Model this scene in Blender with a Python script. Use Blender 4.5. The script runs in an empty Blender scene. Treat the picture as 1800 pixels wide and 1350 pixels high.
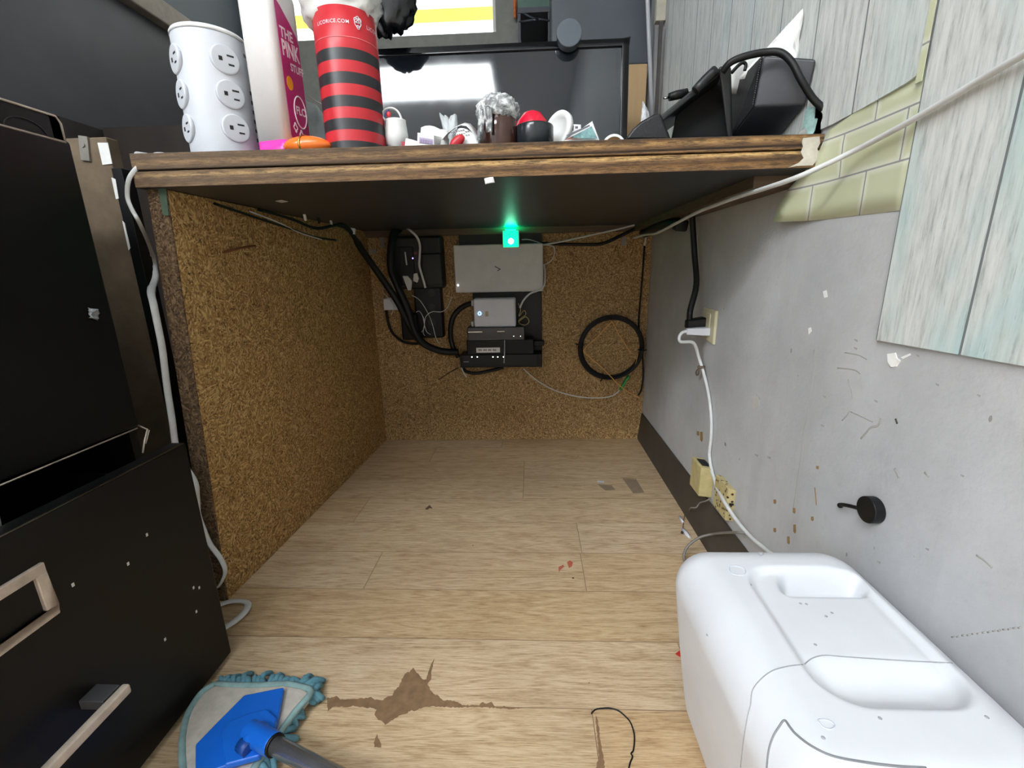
import bpy, bmesh, math, random
from mathutils import Vector, Matrix, Euler, noise
random.seed(7)
SC = bpy.context.scene
COL = SC.collection

# ------------------------------------------------------------------ camera
F, PITCH, ROLL, YAW, CH = 785.762, .255496, -.0220672, -.0463274, .54
def cam_axes():
    cy, sy, cp, sp = math.cos(YAW), math.sin(YAW), math.cos(PITCH), math.sin(PITCH)
    fw = Vector((sy*cp, cy*cp, -sp)); r0 = Vector((cy, -sy, 0)); u0 = r0.cross(fw)
    r = r0*math.cos(ROLL)+u0*math.sin(ROLL); u = u0*math.cos(ROLL)-r0*math.sin(ROLL)
    return r, u, fw
CR, CU, CF = cam_axes()
cd = bpy.data.cameras.new('camera'); cam = bpy.data.objects.new('camera', cd); COL.objects.link(cam)
cd.sensor_width = 36; cd.lens = F/1800*36; cd.clip_start = .01
cam.matrix_world = Matrix(((CR.x, CU.x, -CF.x, 0), (CR.y, CU.y, -CF.y, 0), (CR.z, CU.z, -CF.z, CH), (0, 0, 0, 1)))
SC.camera = cam
def at(px, py, axis, val):
    """measured photo point -> its place on the plane axis=val"""
    d = CR*((px-900)/F)-CU*((py-675)/F)+CF; o = Vector((0, 0, CH))
    return o+d*((val-o[axis])/d[axis])
def X(px, py, v): return at(px, py, 0, v)
def Y(px, py, v): return at(px, py, 1, v)
def Z(px, py, v): return at(px, py, 2, v)

# ------------------------------------------------------------------ world, exposure
SC.view_settings.view_transform = 'Standard'; SC.view_settings.look = 'None'
SC.view_settings.gamma = 1; SC.view_settings.use_curve_mapping = False
SC.view_settings.exposure = 0.0
W = bpy.data.worlds.new('overcast_sky'); SC.world = W; W.use_nodes = True
W.node_tree.nodes['Background'].inputs[0].default_value = (.95, .98, 1, 1)
W.node_tree.nodes['Background'].inputs[1].default_value = 2.2
LIGHT_MAIN, LIGHT_FILL, LIGHT_FILL_SIDE = 31.0, 7.5, 34.0

# ------------------------------------------------------------------ materials
def s2l(c):
    c = c/255
    return c/12.92 if c <= .04045 else ((c+.055)/1.055)**2.4
def C(r, g, b): return (s2l(r), s2l(g), s2l(b), 1)
class NT:
    def __init__(s, name):
        s.m = bpy.data.materials.new(name); s.m.use_nodes = True; s.t = s.m.node_tree
        s.b = s.t.nodes['Principled BSDF']; s.out = s.t.nodes['Material Output']
    def n(s, typ, **kw):
        nd = s.t.nodes.new(typ)
        for k, v in kw.items():
            if k.startswith('i_'): nd.inputs[int(k[2:])].default_value = v
            else: setattr(nd, k, v)
        return nd
    def l(s, a, b): s.t.links.new(a, b)
    def coords(s, kind='Object', scale=(1, 1, 1), rot=(0, 0, 0), loc=(0, 0, 0)):
        tc = s.n('ShaderNodeTexCoord'); mp = s.n('ShaderNodeMapping')
        mp.inputs['Scale'].default_value = scale; mp.inputs['Rotation'].default_value = rot; mp.inputs['Location'].default_value = loc
        s.l(tc.outputs[kind], mp.inputs[0]); return mp.outputs[0]
    def noise(s, vec, scale, detail=4, rough=.6, dist=0):
        nd = s.n('ShaderNodeTexNoise'); nd.inputs['Scale'].default_value = scale; nd.inputs['Detail'].default_value = detail
        nd.inputs['Roughness'].default_value = rough; nd.inputs['Distortion'].default_value = dist
        s.l(vec, nd.inputs['Vector']); return nd.outputs['Fac']
    def ramp(s, fac, stops, interp='LINEAR'):
        nd = s.n('ShaderNodeValToRGB'); cr = nd.color_ramp; cr.interpolation = interp
        while len(cr.elements) > len(stops): cr.elements.remove(cr.elements[-1])
        while len(cr.elements) < len(stops): cr.elements.new(.5)
        for e, (p, c) in zip(cr.elements, stops):
            e.position = p; e.color = c if len(c) == 4 else (*c, 1)
        s.l(fac, nd.inputs[0]); return nd.outputs[0]
    def mix(s, fac, a, b, mode='MIX'):
        nd = s.n('ShaderNodeMix', data_type='RGBA', blend_type=mode)
        for sock, v in ((nd.inputs[0], fac), (nd.inputs[6], a), (nd.inputs[7], b)):
            if hasattr(v, 'node'): s.l(v, sock)
            else: sock.default_value = v
        return nd.outputs[2]
    def math(s, op, a, b=0.0, c=0.0):
        nd = s.n('ShaderNodeMath', operation=op)
        for i, v in enumerate((a, b, c)):
            if hasattr(v, 'node'): s.l(v, nd.inputs[i])
            else: nd.inputs[i].default_value = v
        return nd.outputs[0]
    def bump(s, h, strength=.3, dist=.002):
        nd = s.n('ShaderNodeBump'); nd.inputs['Strength'].default_value = strength; nd.inputs['Distance'].default_value = dist
        s.l(h, nd.inputs['Height']); s.l(nd.outputs[0], s.b.inputs['Normal'])
    def base(s, v): s.l(v, s.b.inputs['Base Color'])
    def p(s, rough=.5, metal=0, spec=.5):
        s.b.inputs['Roughness'].default_value = rough; s.b.inputs['Metallic'].default_value = metal
        s.b.inputs['Specular IOR Level'].default_value = spec; return s
def g4(f): return (f, f, f, 1)
def plain(name, col, rough=.5, metal=0, var=.12, scale=40, stretch=(1, 1, 1), bump=0, spec=.5, emit=None, es=0):
    t = NT(name).p(rough, metal, spec)
    v = t.coords(scale=stretch); f = t.noise(v, scale)
    lo = tuple(c*(1-var) for c in col[:3])+(1,); hi = tuple(min(1, c*(1+var)) for c in col[:3])+(1,)
    t.base(t.ramp(f, [(.3, lo), (.7, hi)]))
    if bump: t.bump(f, bump, .002)
    if emit: t.b.inputs['Emission Color'].default_value = emit; t.b.inputs['Emission Strength'].default_value = es
    return t.m
def specks(t, base, vec, scale, thresh, col, dens=.5, seed=(0, 0, 0)):
    """small irregular spots over a base colour"""
    mp = t.n('ShaderNodeMapping'); mp.inputs['Location'].default_value = seed; t.l(vec, mp.inputs[0])
    nz = t.noise(mp.outputs[0], scale*1.7, 2)
    vo = t.n('ShaderNodeTexVoronoi'); vo.inputs['Scale'].default_value = scale; t.l(mp.outputs[0], vo.inputs['Vector'])
    d = t.math('ADD', vo.outputs['Distance'], t.math('MULTIPLY', nz, .25))
    sp = t.math('LESS_THAN', d, thresh+.12)
    sep = t.n('ShaderNodeSeparateColor'); t.l(vo.outputs['Color'], sep.inputs[0])
    keep = t.math('LESS_THAN', sep.outputs[0], dens)
    return t.mix(t.math('MULTIPLY', sp, keep), base, col)

def osb_mat(name, dark, mid, light, seed=0):
    t = NT(name).p(.75, 0, .25)
    v = t.coords(loc=(seed, seed*.7, seed*.3))
    def strands(cell, scale, off):
        """short fibres, each patch of them turned its own way"""
        mo = t.n('ShaderNodeMapping'); mo.inputs['Location'].default_value = (off, off*2, off*3); t.l(v, mo.inputs[0])
        wob = t.n('ShaderNodeTexNoise'); wob.inputs['Scale'].default_value = 90; t.l(mo.outputs[0], wob.inputs['Vector'])
        add = t.n('ShaderNodeVectorMath', operation='MULTIPLY_ADD'); t.l(wob.outputs['Color'], add.inputs[0]); add.inputs[1].default_value = (.012, .012, .012); t.l(mo.outputs[0], add.inputs[2])
        vo = t.n('ShaderNodeTexVoronoi'); vo.inputs['Scale'].default_value = cell; t.l(add.outputs[0], vo.inputs['Vector'])
        sep = t.n('ShaderNodeSeparateColor'); t.l(vo.outputs['Color'], sep.inputs[0])
        vr = t.n('ShaderNodeVectorRotate', rotation_type='EULER_XYZ'); t.l(mo.outputs[0], vr.inputs['Vector'])
        cm = t.n('ShaderNodeCombineXYZ')
        for i in range(3): t.l(t.math('MULTIPLY', sep.outputs[i], 6.28), cm.inputs[i])
        t.l(cm.outputs[0], vr.inputs['Rotation'])
        mp = t.n('ShaderNodeMapping'); mp.inputs['Scale'].default_value = (1, 7, 7); t.l(vr.outputs[0], mp.inputs[0])
        return t.noise(mp.outputs[0], scale, 2, .5)
    s1, s2, s3 = strands(42, 36, 0), strands(55, 50, 3.3), strands(48, 42, 7.1)
    g = t.noise(v, 160, 3)
    base = t.ramp(g, [(.3, tuple(c*.72 for c in mid[:3])+(1,)), (.7, tuple(c*1.2 for c in mid[:3])+(1,))])
    base = t.mix(t.ramp(s3, [(.53, g4(0)), (.62, g4(.9))]), base, dark)
    base = t.mix(t.ramp(s1, [(.54, g4(0)), (.62, g4(.8))]), base, light)
    base = t.mix(t.ramp(s2, [(.55, g4(0)), (.63, g4(.9))]), base, tuple(min(1, c*1.2) for c in light[:3])+(1,))
    big = t.noise(v, 7, 3)
    base = t.mix(t.math('MULTIPLY', big, .3), base, tuple(c*.55 for c in mid[:3])+(1,))
    base = specks(t, base, v, 90, .10, tuple(c*.35 for c in dark[:3])+(1,), .35)
    t.base(base); t.bump(s1, .3, .0015)
    return t.m
OSB = osb_mat('particle_board', C(92, 66, 36), C(162, 124, 74), C(206, 172, 118))
OSB_EDGE = osb_mat('particle_board_edge', C(46, 34, 24), C(92, 72, 52), C(128, 106, 80), 3)
OSB_BACK = osb_mat('particle_board_back', C(98, 72, 44), C(160, 126, 82), C(202, 172, 124), 5)

def ply_mat():
    t = NT('plywood_edge').p(.7, 0, .3)
    v = t.coords(); sep = t.n('ShaderNodeSeparateXYZ'); t.l(v, sep.inputs[0])
    wob = t.noise(t.coords(scale=(1, 1, .3)), 6, 3)
    z = t.math('ADD', t.math('DIVIDE', sep.outputs[2], .043), t.math('MULTIPLY', t.math('SUBTRACT', wob, .5), .035))
    dk, br, tan, hi, blk = C(92, 68, 46), C(136, 104, 70), C(178, 140, 90), C(212, 174, 116), C(40, 28, 20)
    base = t.ramp(z, [(0, br), (.10, C(134, 98, 58)), (.16, dk), (.26, br), (.32, hi), (.38, tan), (.42, br), (.485, br), (.495, blk), (.535, blk), (.55, dk), (.62, br), (.70, tan), (.75, C(150, 112, 70)), (.80, dk), (.90, br), (1, dk)])
    st = t.noise(t.coords(scale=(1, 1, 10)), 38, 6, .8)
    base = t.mix(t.ramp(st, [(.42, g4(.8)), (.55, g4(0))]), base, C(62, 47, 34))
    gr = t.noise(t.coords(scale=(1, 1, 3)), 16, 5, .8)
    grime = t.n('ShaderNodeMapRange'); t.l(z, grime.inputs[0]); grime.inputs[1].default_value = .55; grime.inputs[2].default_value = 1.05; grime.inputs[3].default_value = 0; grime.inputs[4].default_value = .9
    gn = t.noise(t.coords(scale=(1, 1, 2)), 26, 4, .75)
    base = t.mix(t.math('MULTIPLY', grime.outputs[0], t.ramp(gn, [(.42, g4(0)), (.56, g4(1))])), base, C(48, 42, 37))
    base = t.mix(t.ramp(gr, [(.54, g4(0)), (.74, g4(.6))]), base, C(56, 48, 40))
    # the left part of the edge is greyed by hands and grime
    wear = t.n('ShaderNodeMapRange'); t.l(sep.outputs[0], wear.inputs[0])
    wear.inputs[1].default_value = .05; wear.inputs[2].default_value = .62; wear.inputs[3].default_value = .55; wear.inputs[4].default_value = 0
    base = t.mix(wear.outputs[0], base, t.mix(st, C(78, 66, 54), C(136, 118, 100)))
    t.base(base); t.bump(st, .5, .003)
    return t.m
PLY = ply_mat()
TOPBLACK = plain('black_laminate', C(52, 54, 58), .42, 0, .2, 14, spec=.4)
BATTEN = plain('brown_batten', C(92, 74, 58), .7, 0, .25, 30, (.2, 1, 6))

def floor_mat():
    t = NT('vinyl_oak_planks').p(.48, 0, .35)
    uv = t.n('ShaderNodeUVMap', uv_map='UVMap')
    at_ = t.n('ShaderNodeAttribute', attribute_name='tone')
    def mp(sc):
        m = t.n('ShaderNodeMapping'); m.inputs['Scale'].default_value = sc; t.l(uv.outputs[0], m.inputs[0]); return m.outputs[0]
    cath = t.noise(mp((1.6, 14, 1)), 2.6, 2, .5, .8)
    rings = t.math('FRACT', t.math('MULTIPLY', cath, 7))
    rings = t.math('ABSOLUTE', t.math('SUBTRACT', rings, .5))
    fine = t.noise(mp((7, 150, 1)), 5, 5, .75)
    broad = t.noise(mp((1, 9, 1)), 5, 3, .6)
    f = t.math('ADD', t.math('MULTIPLY', fine, .80), t.math('ADD', t.math('MULTIPLY', rings, .20), t.math('MULTIPLY', broad, .18)))
    base = t.ramp(f, [(.38, C(146, 118, 92)), (.47, C(182, 157, 129)), (.56, C(204, 182, 155)), (.68, C(220, 203, 180))])
    tone = t.ramp(at_.outputs['Fac'], [(0, C(242, 230, 208)), (.5, C(248, 241, 226)), (1, C(255, 252, 246))])
    base = t.mix(1, base, tone, 'MULTIPLY')
    ob = t.coords()
    sm = t.noise(ob, 3.5, 4)
    base = t.mix(t.ramp(sm, [(.45, g4(0)), (.75, g4(.35))]), base, C(150, 130, 108))
    base = specks(t, base, ob, 16, .02, C(74, 52, 34), .28)
    base = specks(t, base, ob, 42, .03, C(110, 84, 58), .12, (3, 1, 0))
    t.base(base); t.bump(fine, .18, .001)
    return t.m
FLOOR = floor_mat()
SEAM = plain('plank_seam', C(136, 112, 88), .8)
WORN = plain('worn_backing', C(128, 100, 72), .85, 0, .18, 90)

def wall_mat(name, col, dirt=1.0):
    t = NT(name).p(.62, 0, .3)
    v = t.coords()
    big = t.noise(v, 4, 5, .65); streak = t.noise(t.coords(scale=(1, 3, .35)), 6, 4)
    lo = tuple(c*.74 for c in col[:3])+(1,)
    base = t.mix(t.ramp(big, [(.35, g4(0)), (.68, g4(1))]), col, lo)
    base = t.mix(t.ramp(streak, [(.55, g4(0)), (.72, g4(.35*dirt))]), base, tuple(c*.7 for c in col[:3])+(1,))
    if dirt > .5:
        base = specks(t, base, v, 14, .035, C(132, 128, 122), .16)
        base = specks(t, base, t.coords(scale=(1, 1, .5)), 36, .05, C(146, 142, 136), .12, (2, 5, 1))
        base = specks(t, base, t.coords(scale=(1, 1, .3)), 9, .02, C(140, 116, 84), .10, (4, 2, 7))
    pit = t.noise(v, 60, 5, .75)
    base = t.mix(t.ramp(pit, [(.30, g4(.35*dirt)), (.45, g4(0))]), base, tuple(c*.72 for c in col[:3])+(1,))
    t.base(base); t.bump(t.noise(v, 170, 3), .4, .0012)
    return t.m
WALLG = wall_mat('grey_painted_plaster', C(194, 195, 197))
WALLW = plain('white_room_paint', C(214, 217, 220), .7)
WALLDK = plain('dark_grey_paint', C(90, 90, 94), .42, 0, .18, 3, spec=.4)
SLATE = plain('slate_grey_paint', C(84, 92, 98), .5, 0, .12, 5)
SILL = plain('grey_sill', C(140, 140, 134), .7, 0, .12, 30)
BROWNW = plain('dark_brown_panel', C(54, 47, 43), .6, 0, .25, 12, (1, 1, .2))
def wallpaper_mat(name, y0, teal):
    t = NT(name).p(.5, 0, .35)
    v = t.coords(); sep = t.n('ShaderNodeSeparateXYZ'); t.l(v, sep.inputs[0])
    k = t.math('DIVIDE', t.math('SUBTRACT', sep.outputs[1], y0), .0895)
    idx = t.math('FLOOR', k); fr = t.math('FRACT', k)
    wn = t.n('ShaderNodeTexWhiteNoise', noise_dimensions='1D'); t.l(t.math('ADD', idx, .37), wn.inputs['W'])
    seam = t.math('LESS_THAN', t.math('MINIMUM', fr, t.math('SUBTRACT', 1, fr)), .012)
    off = t.n('ShaderNodeCombineXYZ'); t.l(t.math('MULTIPLY', wn.outputs['Value'], 9), off.inputs[2])
    va = t.n('ShaderNodeVectorMath', operation='ADD'); t.l(v, va.inputs[0]); t.l(off.outputs[0], va.inputs[1])
    mp = t.n('ShaderNodeMapping'); mp.inputs['Scale'].default_value = (1, 9, 1); t.l(va.outputs[0], mp.inputs[0])
    gr = t.noise(mp.outputs[0], 16, 6, .75)
    base = t.ramp(gr, [(.30, C(150, 154, 152)), (.44, C(196, 199, 196)), (.58, C(214, 216, 213)), (.8, C(226, 226, 224))])
    mp2 = t.n('ShaderNodeMapping'); mp2.inputs['Scale'].default_value = (1, 1.6, .5); t.l(va.outputs[0], mp2.inputs[0])
    tl = t.noise(mp2.outputs[0], 9, 3)
    base = t.mix(t.ramp(tl, [(.45, g4(0)), (.68, g4(teal))]), base, C(176, 204, 204))
    mp3 = t.n('ShaderNodeMapping'); mp3.inputs['Scale'].default_value = (1, 30, 2); t.l(va.outputs[0], mp3.inputs[0])
    dk = t.noise(mp3.outputs[0], 9, 5, .8)
    base = t.mix(t.ramp(dk, [(.58, g4(0)), (.72, g4(.7))]), base, C(122, 128, 128))
    base = t.mix(seam, base, C(112, 118, 120)); t.base(base); return t.m
PAPER_A = wallpaper_mat('plank_wallpaper', .0, .85)
PAPER_B = wallpaper_mat('plank_wallpaper_far', .0, .3)
def tile_mat():
    t = NT('stick_on_tile').p(.3, 0, .5)
    v = t.coords(); sep = t.n('ShaderNodeSeparateXYZ'); t.l(v, sep.inputs[0])
    cb = t.n('ShaderNodeCombineXYZ'); t.l(sep.outputs[1], cb.inputs[0]); t.l(sep.outputs[2], cb.inputs[1])
    def br(m, sm):
        b = t.n('ShaderNodeTexBrick'); t.l(cb.outputs[0], b.inputs['Vector']); b.offset = .5
        b.inputs['Scale'].default_value = 1; b.inputs['Brick Width'].default_value = .085; b.inputs['Row Height'].default_value = .0455
        b.inputs['Mortar Size'].default_value = m; b.inputs['Mortar Smooth'].default_value = sm
        b.inputs['Color1'].default_value = C(202, 206, 172); b.inputs['Color2'].default_value = C(196, 200, 170); b.inputs['Mortar'].default_value = C(150, 152, 150); return b
    b1 = br(.0009, 0); b2 = br(.008, 1)
    base = t.mix(t.math('MULTIPLY', b2.outputs['Fac'], .7), b1.outputs['Color'], C(226, 228, 216))
    base = t.mix(b1.outputs['Fac'], base, C(146, 148, 148)); t.base(base); return t.m
TILE = tile_mat()

BLK = plain('black_plastic', C(18, 19, 20), .45, 0, .2, 60, spec=.3)
BLKM = plain('black_cable_rubber', C(15, 15, 16), .5, spec=.35)
BLKMETAL = plain('black_enamel_steel', C(13, 13, 13), .42, 0, .25, 9, bump=.05, spec=.28)
STEELW = plain('worn_nickel', C(196, 182, 168), .45, .25, .2, 60)
STEEL = plain('brushed_steel', C(150, 150, 150), .22, 1, .15, 60)
WHT = plain('white_plastic', C(206, 209, 216), .4, 0, .04, 20)
WHTC = plain('white_cable', C(206, 208, 208), .45, 0, .08, 60)
APPL = plain('appliance_white', C(214, 216, 221), .42, 0, .05, 9)
GREYM = plain('grey_mark', C(120, 122, 126), .6)
SLOT = plain('dark_slot', C(28, 28, 30), .6)
SILVER = plain('silver_plastic', C(204, 204, 202), .5, 0, .06, 30)
ALMOND = plain('almond_plastic', C(196, 190, 160), .45, 0, .1, 30)
def speck_mat():
    t = NT('soiled_almond_plastic').p(.6); v = t.coords()
    b = t.mix(t.noise(v, 60, 3), C(176, 160, 112), C(204, 190, 140)); b = specks(t, b, v, 150, .34, C(66, 44, 26), .6)
    t.base(b); return t.m
SOILED = speck_mat()
YELLOWED = plain('yellowed_plastic', C(190, 176, 126), .5, 0, .16, 50)
BASEB = plain('dark_vinyl_base', C(66, 60, 54), .55, 0, .25, 12)
def glow(name, col, s, base=None):
    t = NT(name).p(.4); t.b.inputs['Base Color'].default_value = base or col
    t.b.inputs['Emission Color'].default_value = col; t.b.inputs['Emission Strength'].default_value = s; return t.m
def glassy(name, col, fac=.75, rough=.08):
    t = NT(name); tr = t.n('ShaderNodeBsdfTransparent'); tr.inputs[0].default_value = col
    mx = t.n('ShaderNodeMixShader'); mx.inputs[0].default_value = fac
    t.b.inputs['Base Color'].default_value = col; t.b.inputs['Roughness'].default_value = rough
    t.l(t.b.outputs[0], mx.inputs[1]); t.l(tr.outputs[0], mx.inputs[2]); t.l(mx.outputs[0], t.out.inputs[0]); return t.m
RED = plain('red_print', C(196, 40, 50), .35, 0, .05)
BLACKP = plain('black_print', C(40, 41, 44), .35, 0, .08)
PINKL = plain('pink_liquid', C(240, 60, 170), .25, 0, .06)
MAGENTA = plain('magenta_label', C(176, 44, 112), .35, 0, .1)
BOTTLE = plain('milky_plastic', C(222, 218, 217), .35, 0, .03)
ORANGE = plain('orange_gloss', C(240, 118, 44), .2, 0, .06)
GOLD = plain('gold_band', C(220, 180, 90), .25, 1)
PAPER = plain('white_paper', C(232, 232, 230), .75, 0, .05, 60)
PAPERG = plain('pale_teal_paper', C(196, 214, 214), .7, 0, .12, 60)
INK = plain('grey_ink', C(110, 110, 116), .7)
LEATHER = plain('black_leather', C(28, 28, 30), .4, 0, .2, 260, bump=.15)
BOXDK = plain('charcoal_plastic', C(46, 48, 54), .38, 0, .1, 60)
SPK_MESH = plain('mesh_cover', C(30, 30, 32), .6, 0, .5, 420, bump=.5)
TVBLK = plain('gloss_black_bezel', C(22, 24, 28), .18, 0, .1, 20, spec=.6)
def screen_mat():
    t = NT('glossy_screen').p(.05, 0, .9); v = t.coords()
    t.base(t.mix(t.noise(v, 5), C(28, 34, 42), C(36, 42, 50)))
    t.l(t.ramp(t.noise(v, 14, 4), [(.4, g4(.05)), (.75, g4(.075))]), t.b.inputs['Roughness']); return t.m
SCREEN = screen_mat()
BLUE = plain('blue_plastic', C(20, 100, 205), .35, 0, .08, 20)
PADF = plain('grey_mop_fabric', C(186, 180, 170), .85, 0, .14, 70, bump=.2)
TEALF = plain('teal_chenille', C(92, 140, 156), .9, 0, .25, 90, bump=.3)
TEALD = plain('teal_binding', C(130, 160, 160), .9, 0, .2, 60)
REDD = plain('red_scrap', C(190, 50, 40), .6)
GREENC = plain('green_connector', C(30, 140, 60), .4)
AMBER = plain('orange_fibre', C(222, 168, 92), .4)
CHROME = plain('chrome_tube', C(150, 150, 154), .22, .7, .1, 10)

# ------------------------------------------------------------------ mesh building
class MB:
    def __init__(s): s.v = []; s.f = []; s.mi = []; s.sm = []
    def add(s, vs, fs, mi=0, sm=False):
        o = len(s.v); s.v += [Vector(v) for v in vs]
        for f in fs: s.f.append([i+o for i in f]); s.mi.append(mi); s.sm.append(sm)
        return s
    def hexa(s, p, mi=0):   # 4 lower then 4 upper, same turn
        return s.add(p, [(3, 2, 1, 0), (4, 5, 6, 7), (0, 1, 5, 4), (1, 2, 6, 5), (2, 3, 7, 6), (3, 0, 4, 7)], mi)
    def box(s, x0, x1, y0, y1, z0, z1, mi=0):
        return s.hexa([(x0, y0, z0), (x1, y0, z0), (x1, y1, z0), (x0, y1, z0), (x0, y0, z1), (x1, y0, z1), (x1, y1, z1), (x0, y1, z1)], mi)
    def obox(s, c, d, e=(0, 0, 0), mi=0):
        R = Euler(e).to_matrix(); c = Vector(c); a, b, h = (k/2 for k in d)
        return s.hexa([c+R @ Vector(q) for q in ((-a, -b, -h), (a, -b, -h), (a, b, -h), (-a, b, -h), (-a, -b, h), (a, -b, h), (a, b, h), (-a, b, h))], mi)
    def prism(s, pts, ext, mi=0):
        n = len(pts); ext = Vector(ext); pts = [Vector(p) for p in pts]
        return s.add(pts+[p+ext for p in pts], [tuple(range(n))[::-1], tuple(range(n, 2*n))]+[(i, (i+1) % n, n+(i+1) % n, n+i) for i in range(n)], mi)
    def rings(s, rs, cap=True, sm=True, mi=0):
        n = len(rs[0]); vs = [p for r in rs for p in r]; fs = []
        for k in range(len(rs)-1):
            for i in range(n): fs.append((k*n+i, k*n+(i+1) % n, (k+1)*n+(i+1) % n, (k+1)*n+i))
        s.add(vs, fs, mi, sm)
        if cap:
            s.add(rs[0], [tuple(range(n))[::-1]], mi); s.add(rs[-1], [tuple(range(n))], mi)
        return s
    def tube(s, pts, r, seg=8, res=6, smooth=True, flat=1.0, ref=(0, 0, 1), mi=0):
        pts = [Vector(p) for p in pts]
        if smooth and len(pts) > 2:
            q = []; P = [pts[0]]+pts+[pts[-1]]
            for i in range(1, len(P)-2):
                for k in range(res):
                    t = k/res; a, b, c, d = P[i-1:i+3]
                    q.append(.5*((2*b)+(c-a)*t+(2*a-5*b+4*c-d)*t*t+(3*b-a-3*c+d)*t**3))
            pts = q+[pts[-1]]
        rs = []; u = None
        for i, p in enumerate(pts):
            d = pts[min(i+1, len(pts)-1)]-pts[max(i-1, 0)]
            if d.length < 1e-9: d = Vector((0, 0, 1))
            d.normalize()
            if u is None:
                u = Vector(ref)
                if abs(u.dot(d)) > .95: u = Vector((1, 0, 0))
            u = (u-d*u.dot(d)).normalized(); w = d.cross(u)
            rr = r[i*len(r)//len(pts)] if isinstance(r, (list, tuple)) else r
            rs.append([p+(u*math.cos(2*math.pi*k/seg)*flat+w*math.sin(2*math.pi*k/seg))*rr for k in range(seg)])
        return s.rings(rs, True, True, mi)
    def cyl(s, a, b, r0, r1=None, seg=24, mi=0, sm=True):
        r1 = r0 if r1 is None else r1; a = Vector(a); b = Vector(b); d = (b-a).normalized()
        u = Vector((0, 0, 1)) if abs(d.z) < .9 else Vector((1, 0, 0)); u = (u-d*u.dot(d)).normalized(); w = d.cross(u)
        return s.rings([[c+(u*math.cos(2*math.pi*k/seg)+w*math.sin(2*math.pi*k/seg))*r for k in range(seg)] for c, r in ((a, r0), (b, r1))], True, sm, mi)
    def lathe(s, prof, c, seg=32, sm=True, mi=0, cap=True, M=None):
        c = Vector(c); M = M or Matrix.Identity(3)
        return s.rings([[c+M @ Vector((r*math.cos(2*math.pi*k/seg), r*math.sin(2*math.pi*k/seg), z)) for k in range(seg)] for r, z in prof], cap, sm, mi)
    def ball(s, c, r, seg=20, n=12, M=None, mi=0, fn=None):
        c = Vector(c); r = Vector(r) if hasattr(r, '__len__') else Vector((r, r, r)); M = M or Matrix.Identity(3); rs = []
        for j in range(n+1):
            a = -math.pi/2+math.pi*j/n; ring = []
            for k in range(seg):
                b = 2*math.pi*k/seg; d = Vector((math.cos(a)*math.cos(b), math.cos(a)*math.sin(b), math.sin(a)))
                q = fn(d) if fn else 1
                ring.append(c+M @ Vector((d.x*r.x*q, d.y*r.y*q, d.z*r.z*q)))
            rs.append(ring)
        return s.rings(rs, True, True, mi)
    def sheet(s, a, b, c, d, bulge=(0, 0, 0), n=8, th=.0006, seed=None, crump=0, mi=0, sm=True):
        """thin sheet a-b-c-d (in turn) with a bulge in its middle"""
        a, b, c, d, bulge = (Vector(q) for q in (a, b, c, d, bulge)); nn = (b-a).cross(d-a).normalized(); top = []
        for j in range(n+1):
            for i in range(n+1):
                u, v = i/n, j/n; p = (a*(1-u)+b*u)*(1-v)+(d*(1-u)+c*u)*v+bulge*(4*u*(1-u))*(1 if v else 1)
                if crump: p = p+nn*crump*noise.noise(Vector((u*3.1, v*3.1, seed or 0)))*2
                top.append(p)
        m = n+1; N = m*m
        fs = [(j*m+i, j*m+i+1, (j+1)*m+i+1, (j+1)*m+i) for j in range(n) for i in range(n)]
        bfs = [tuple(N+k for k in f[::-1]) for f in fs]
        edge = list(range(m))+[j*m+n for j in range(1, m)]+[n*m+i for i in range(n-1, -1, -1)]+[j*m for j in range(n-1, 0, -1)]
        side = [(edge[k], edge[k-1], N+edge[k-1], N+edge[k]) for k in range(len(edge))]
        return s.add(top+[p-nn*th for p in top], fs+bfs+side, mi, sm)
    def hull(s, pts, mi=0):
        bm = bmesh.new(); vs = [bm.verts.new(Vector(p)) for p in pts]; bmesh.ops.convex_hull(bm, input=vs)
        bmesh.ops.dissolve_limit(bm, angle_limit=.02, verts=bm.verts, edges=bm.edges)
        bm.verts.index_update(); used = [v for v in bm.verts if v.link_faces]; ix = {v: i for i, v in enumerate(used)}
        s.add([v.co.copy() for v in used], [[ix[v] for v in f.verts] for f in bm.faces], mi); bm.free(); return s
    def text(s, body, size, fn, mi=0, bold=.012, align='LEFT', gap=1):
        cu = bpy.data.curves.new('lettering', 'FONT'); cu.body = body; cu.size = size; cu.align_x = align; cu.resolution_u = 3; cu.offset = size*bold; cu.space_character = gap
        o = bpy.data.objects.new('lettering', cu); COL.objects.link(o)
        me = o.evaluated_get(bpy.context.evaluated_depsgraph_get()).to_mesh()
        s.add([fn(v.co.x, v.co.y, 0) for v in me.vertices], [tuple(p.vertices) for p in me.polygons], mi)
        o.to_mesh_clear() if hasattr(o, 'to_mesh_clear') else None
        bpy.data.objects.remove(o); bpy.data.curves.remove(cu); return s
    def build(s, name, mat, parent=None, bevel=0, seg=2, org=None, normals=True):
        off = Vector((0, 0, 0)); q = parent
        while q is not None: off += q.location; q = q.parent
        if parent is None and org is None:
            xs = [v.x for v in s.v]; ys = [v.y for v in s.v]
            org = Vector(((min(xs)+max(xs))/2, (min(ys)+max(ys))/2, min(v.z for v in s.v)))
        o_ = Vector(org) if org is not None and parent is None else Vector((0, 0, 0))
        me = bpy.data.meshes.new(name); me.from_pydata([v-off-o_ for v in s.v], [], s.f)
        for m in (mat if isinstance(mat, (list, tuple)) else [mat]): me.materials.append(m)
        for p, mi, sm in zip(me.polygons, s.mi, s.sm): p.material_index = mi; p.use_smooth = sm
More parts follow.
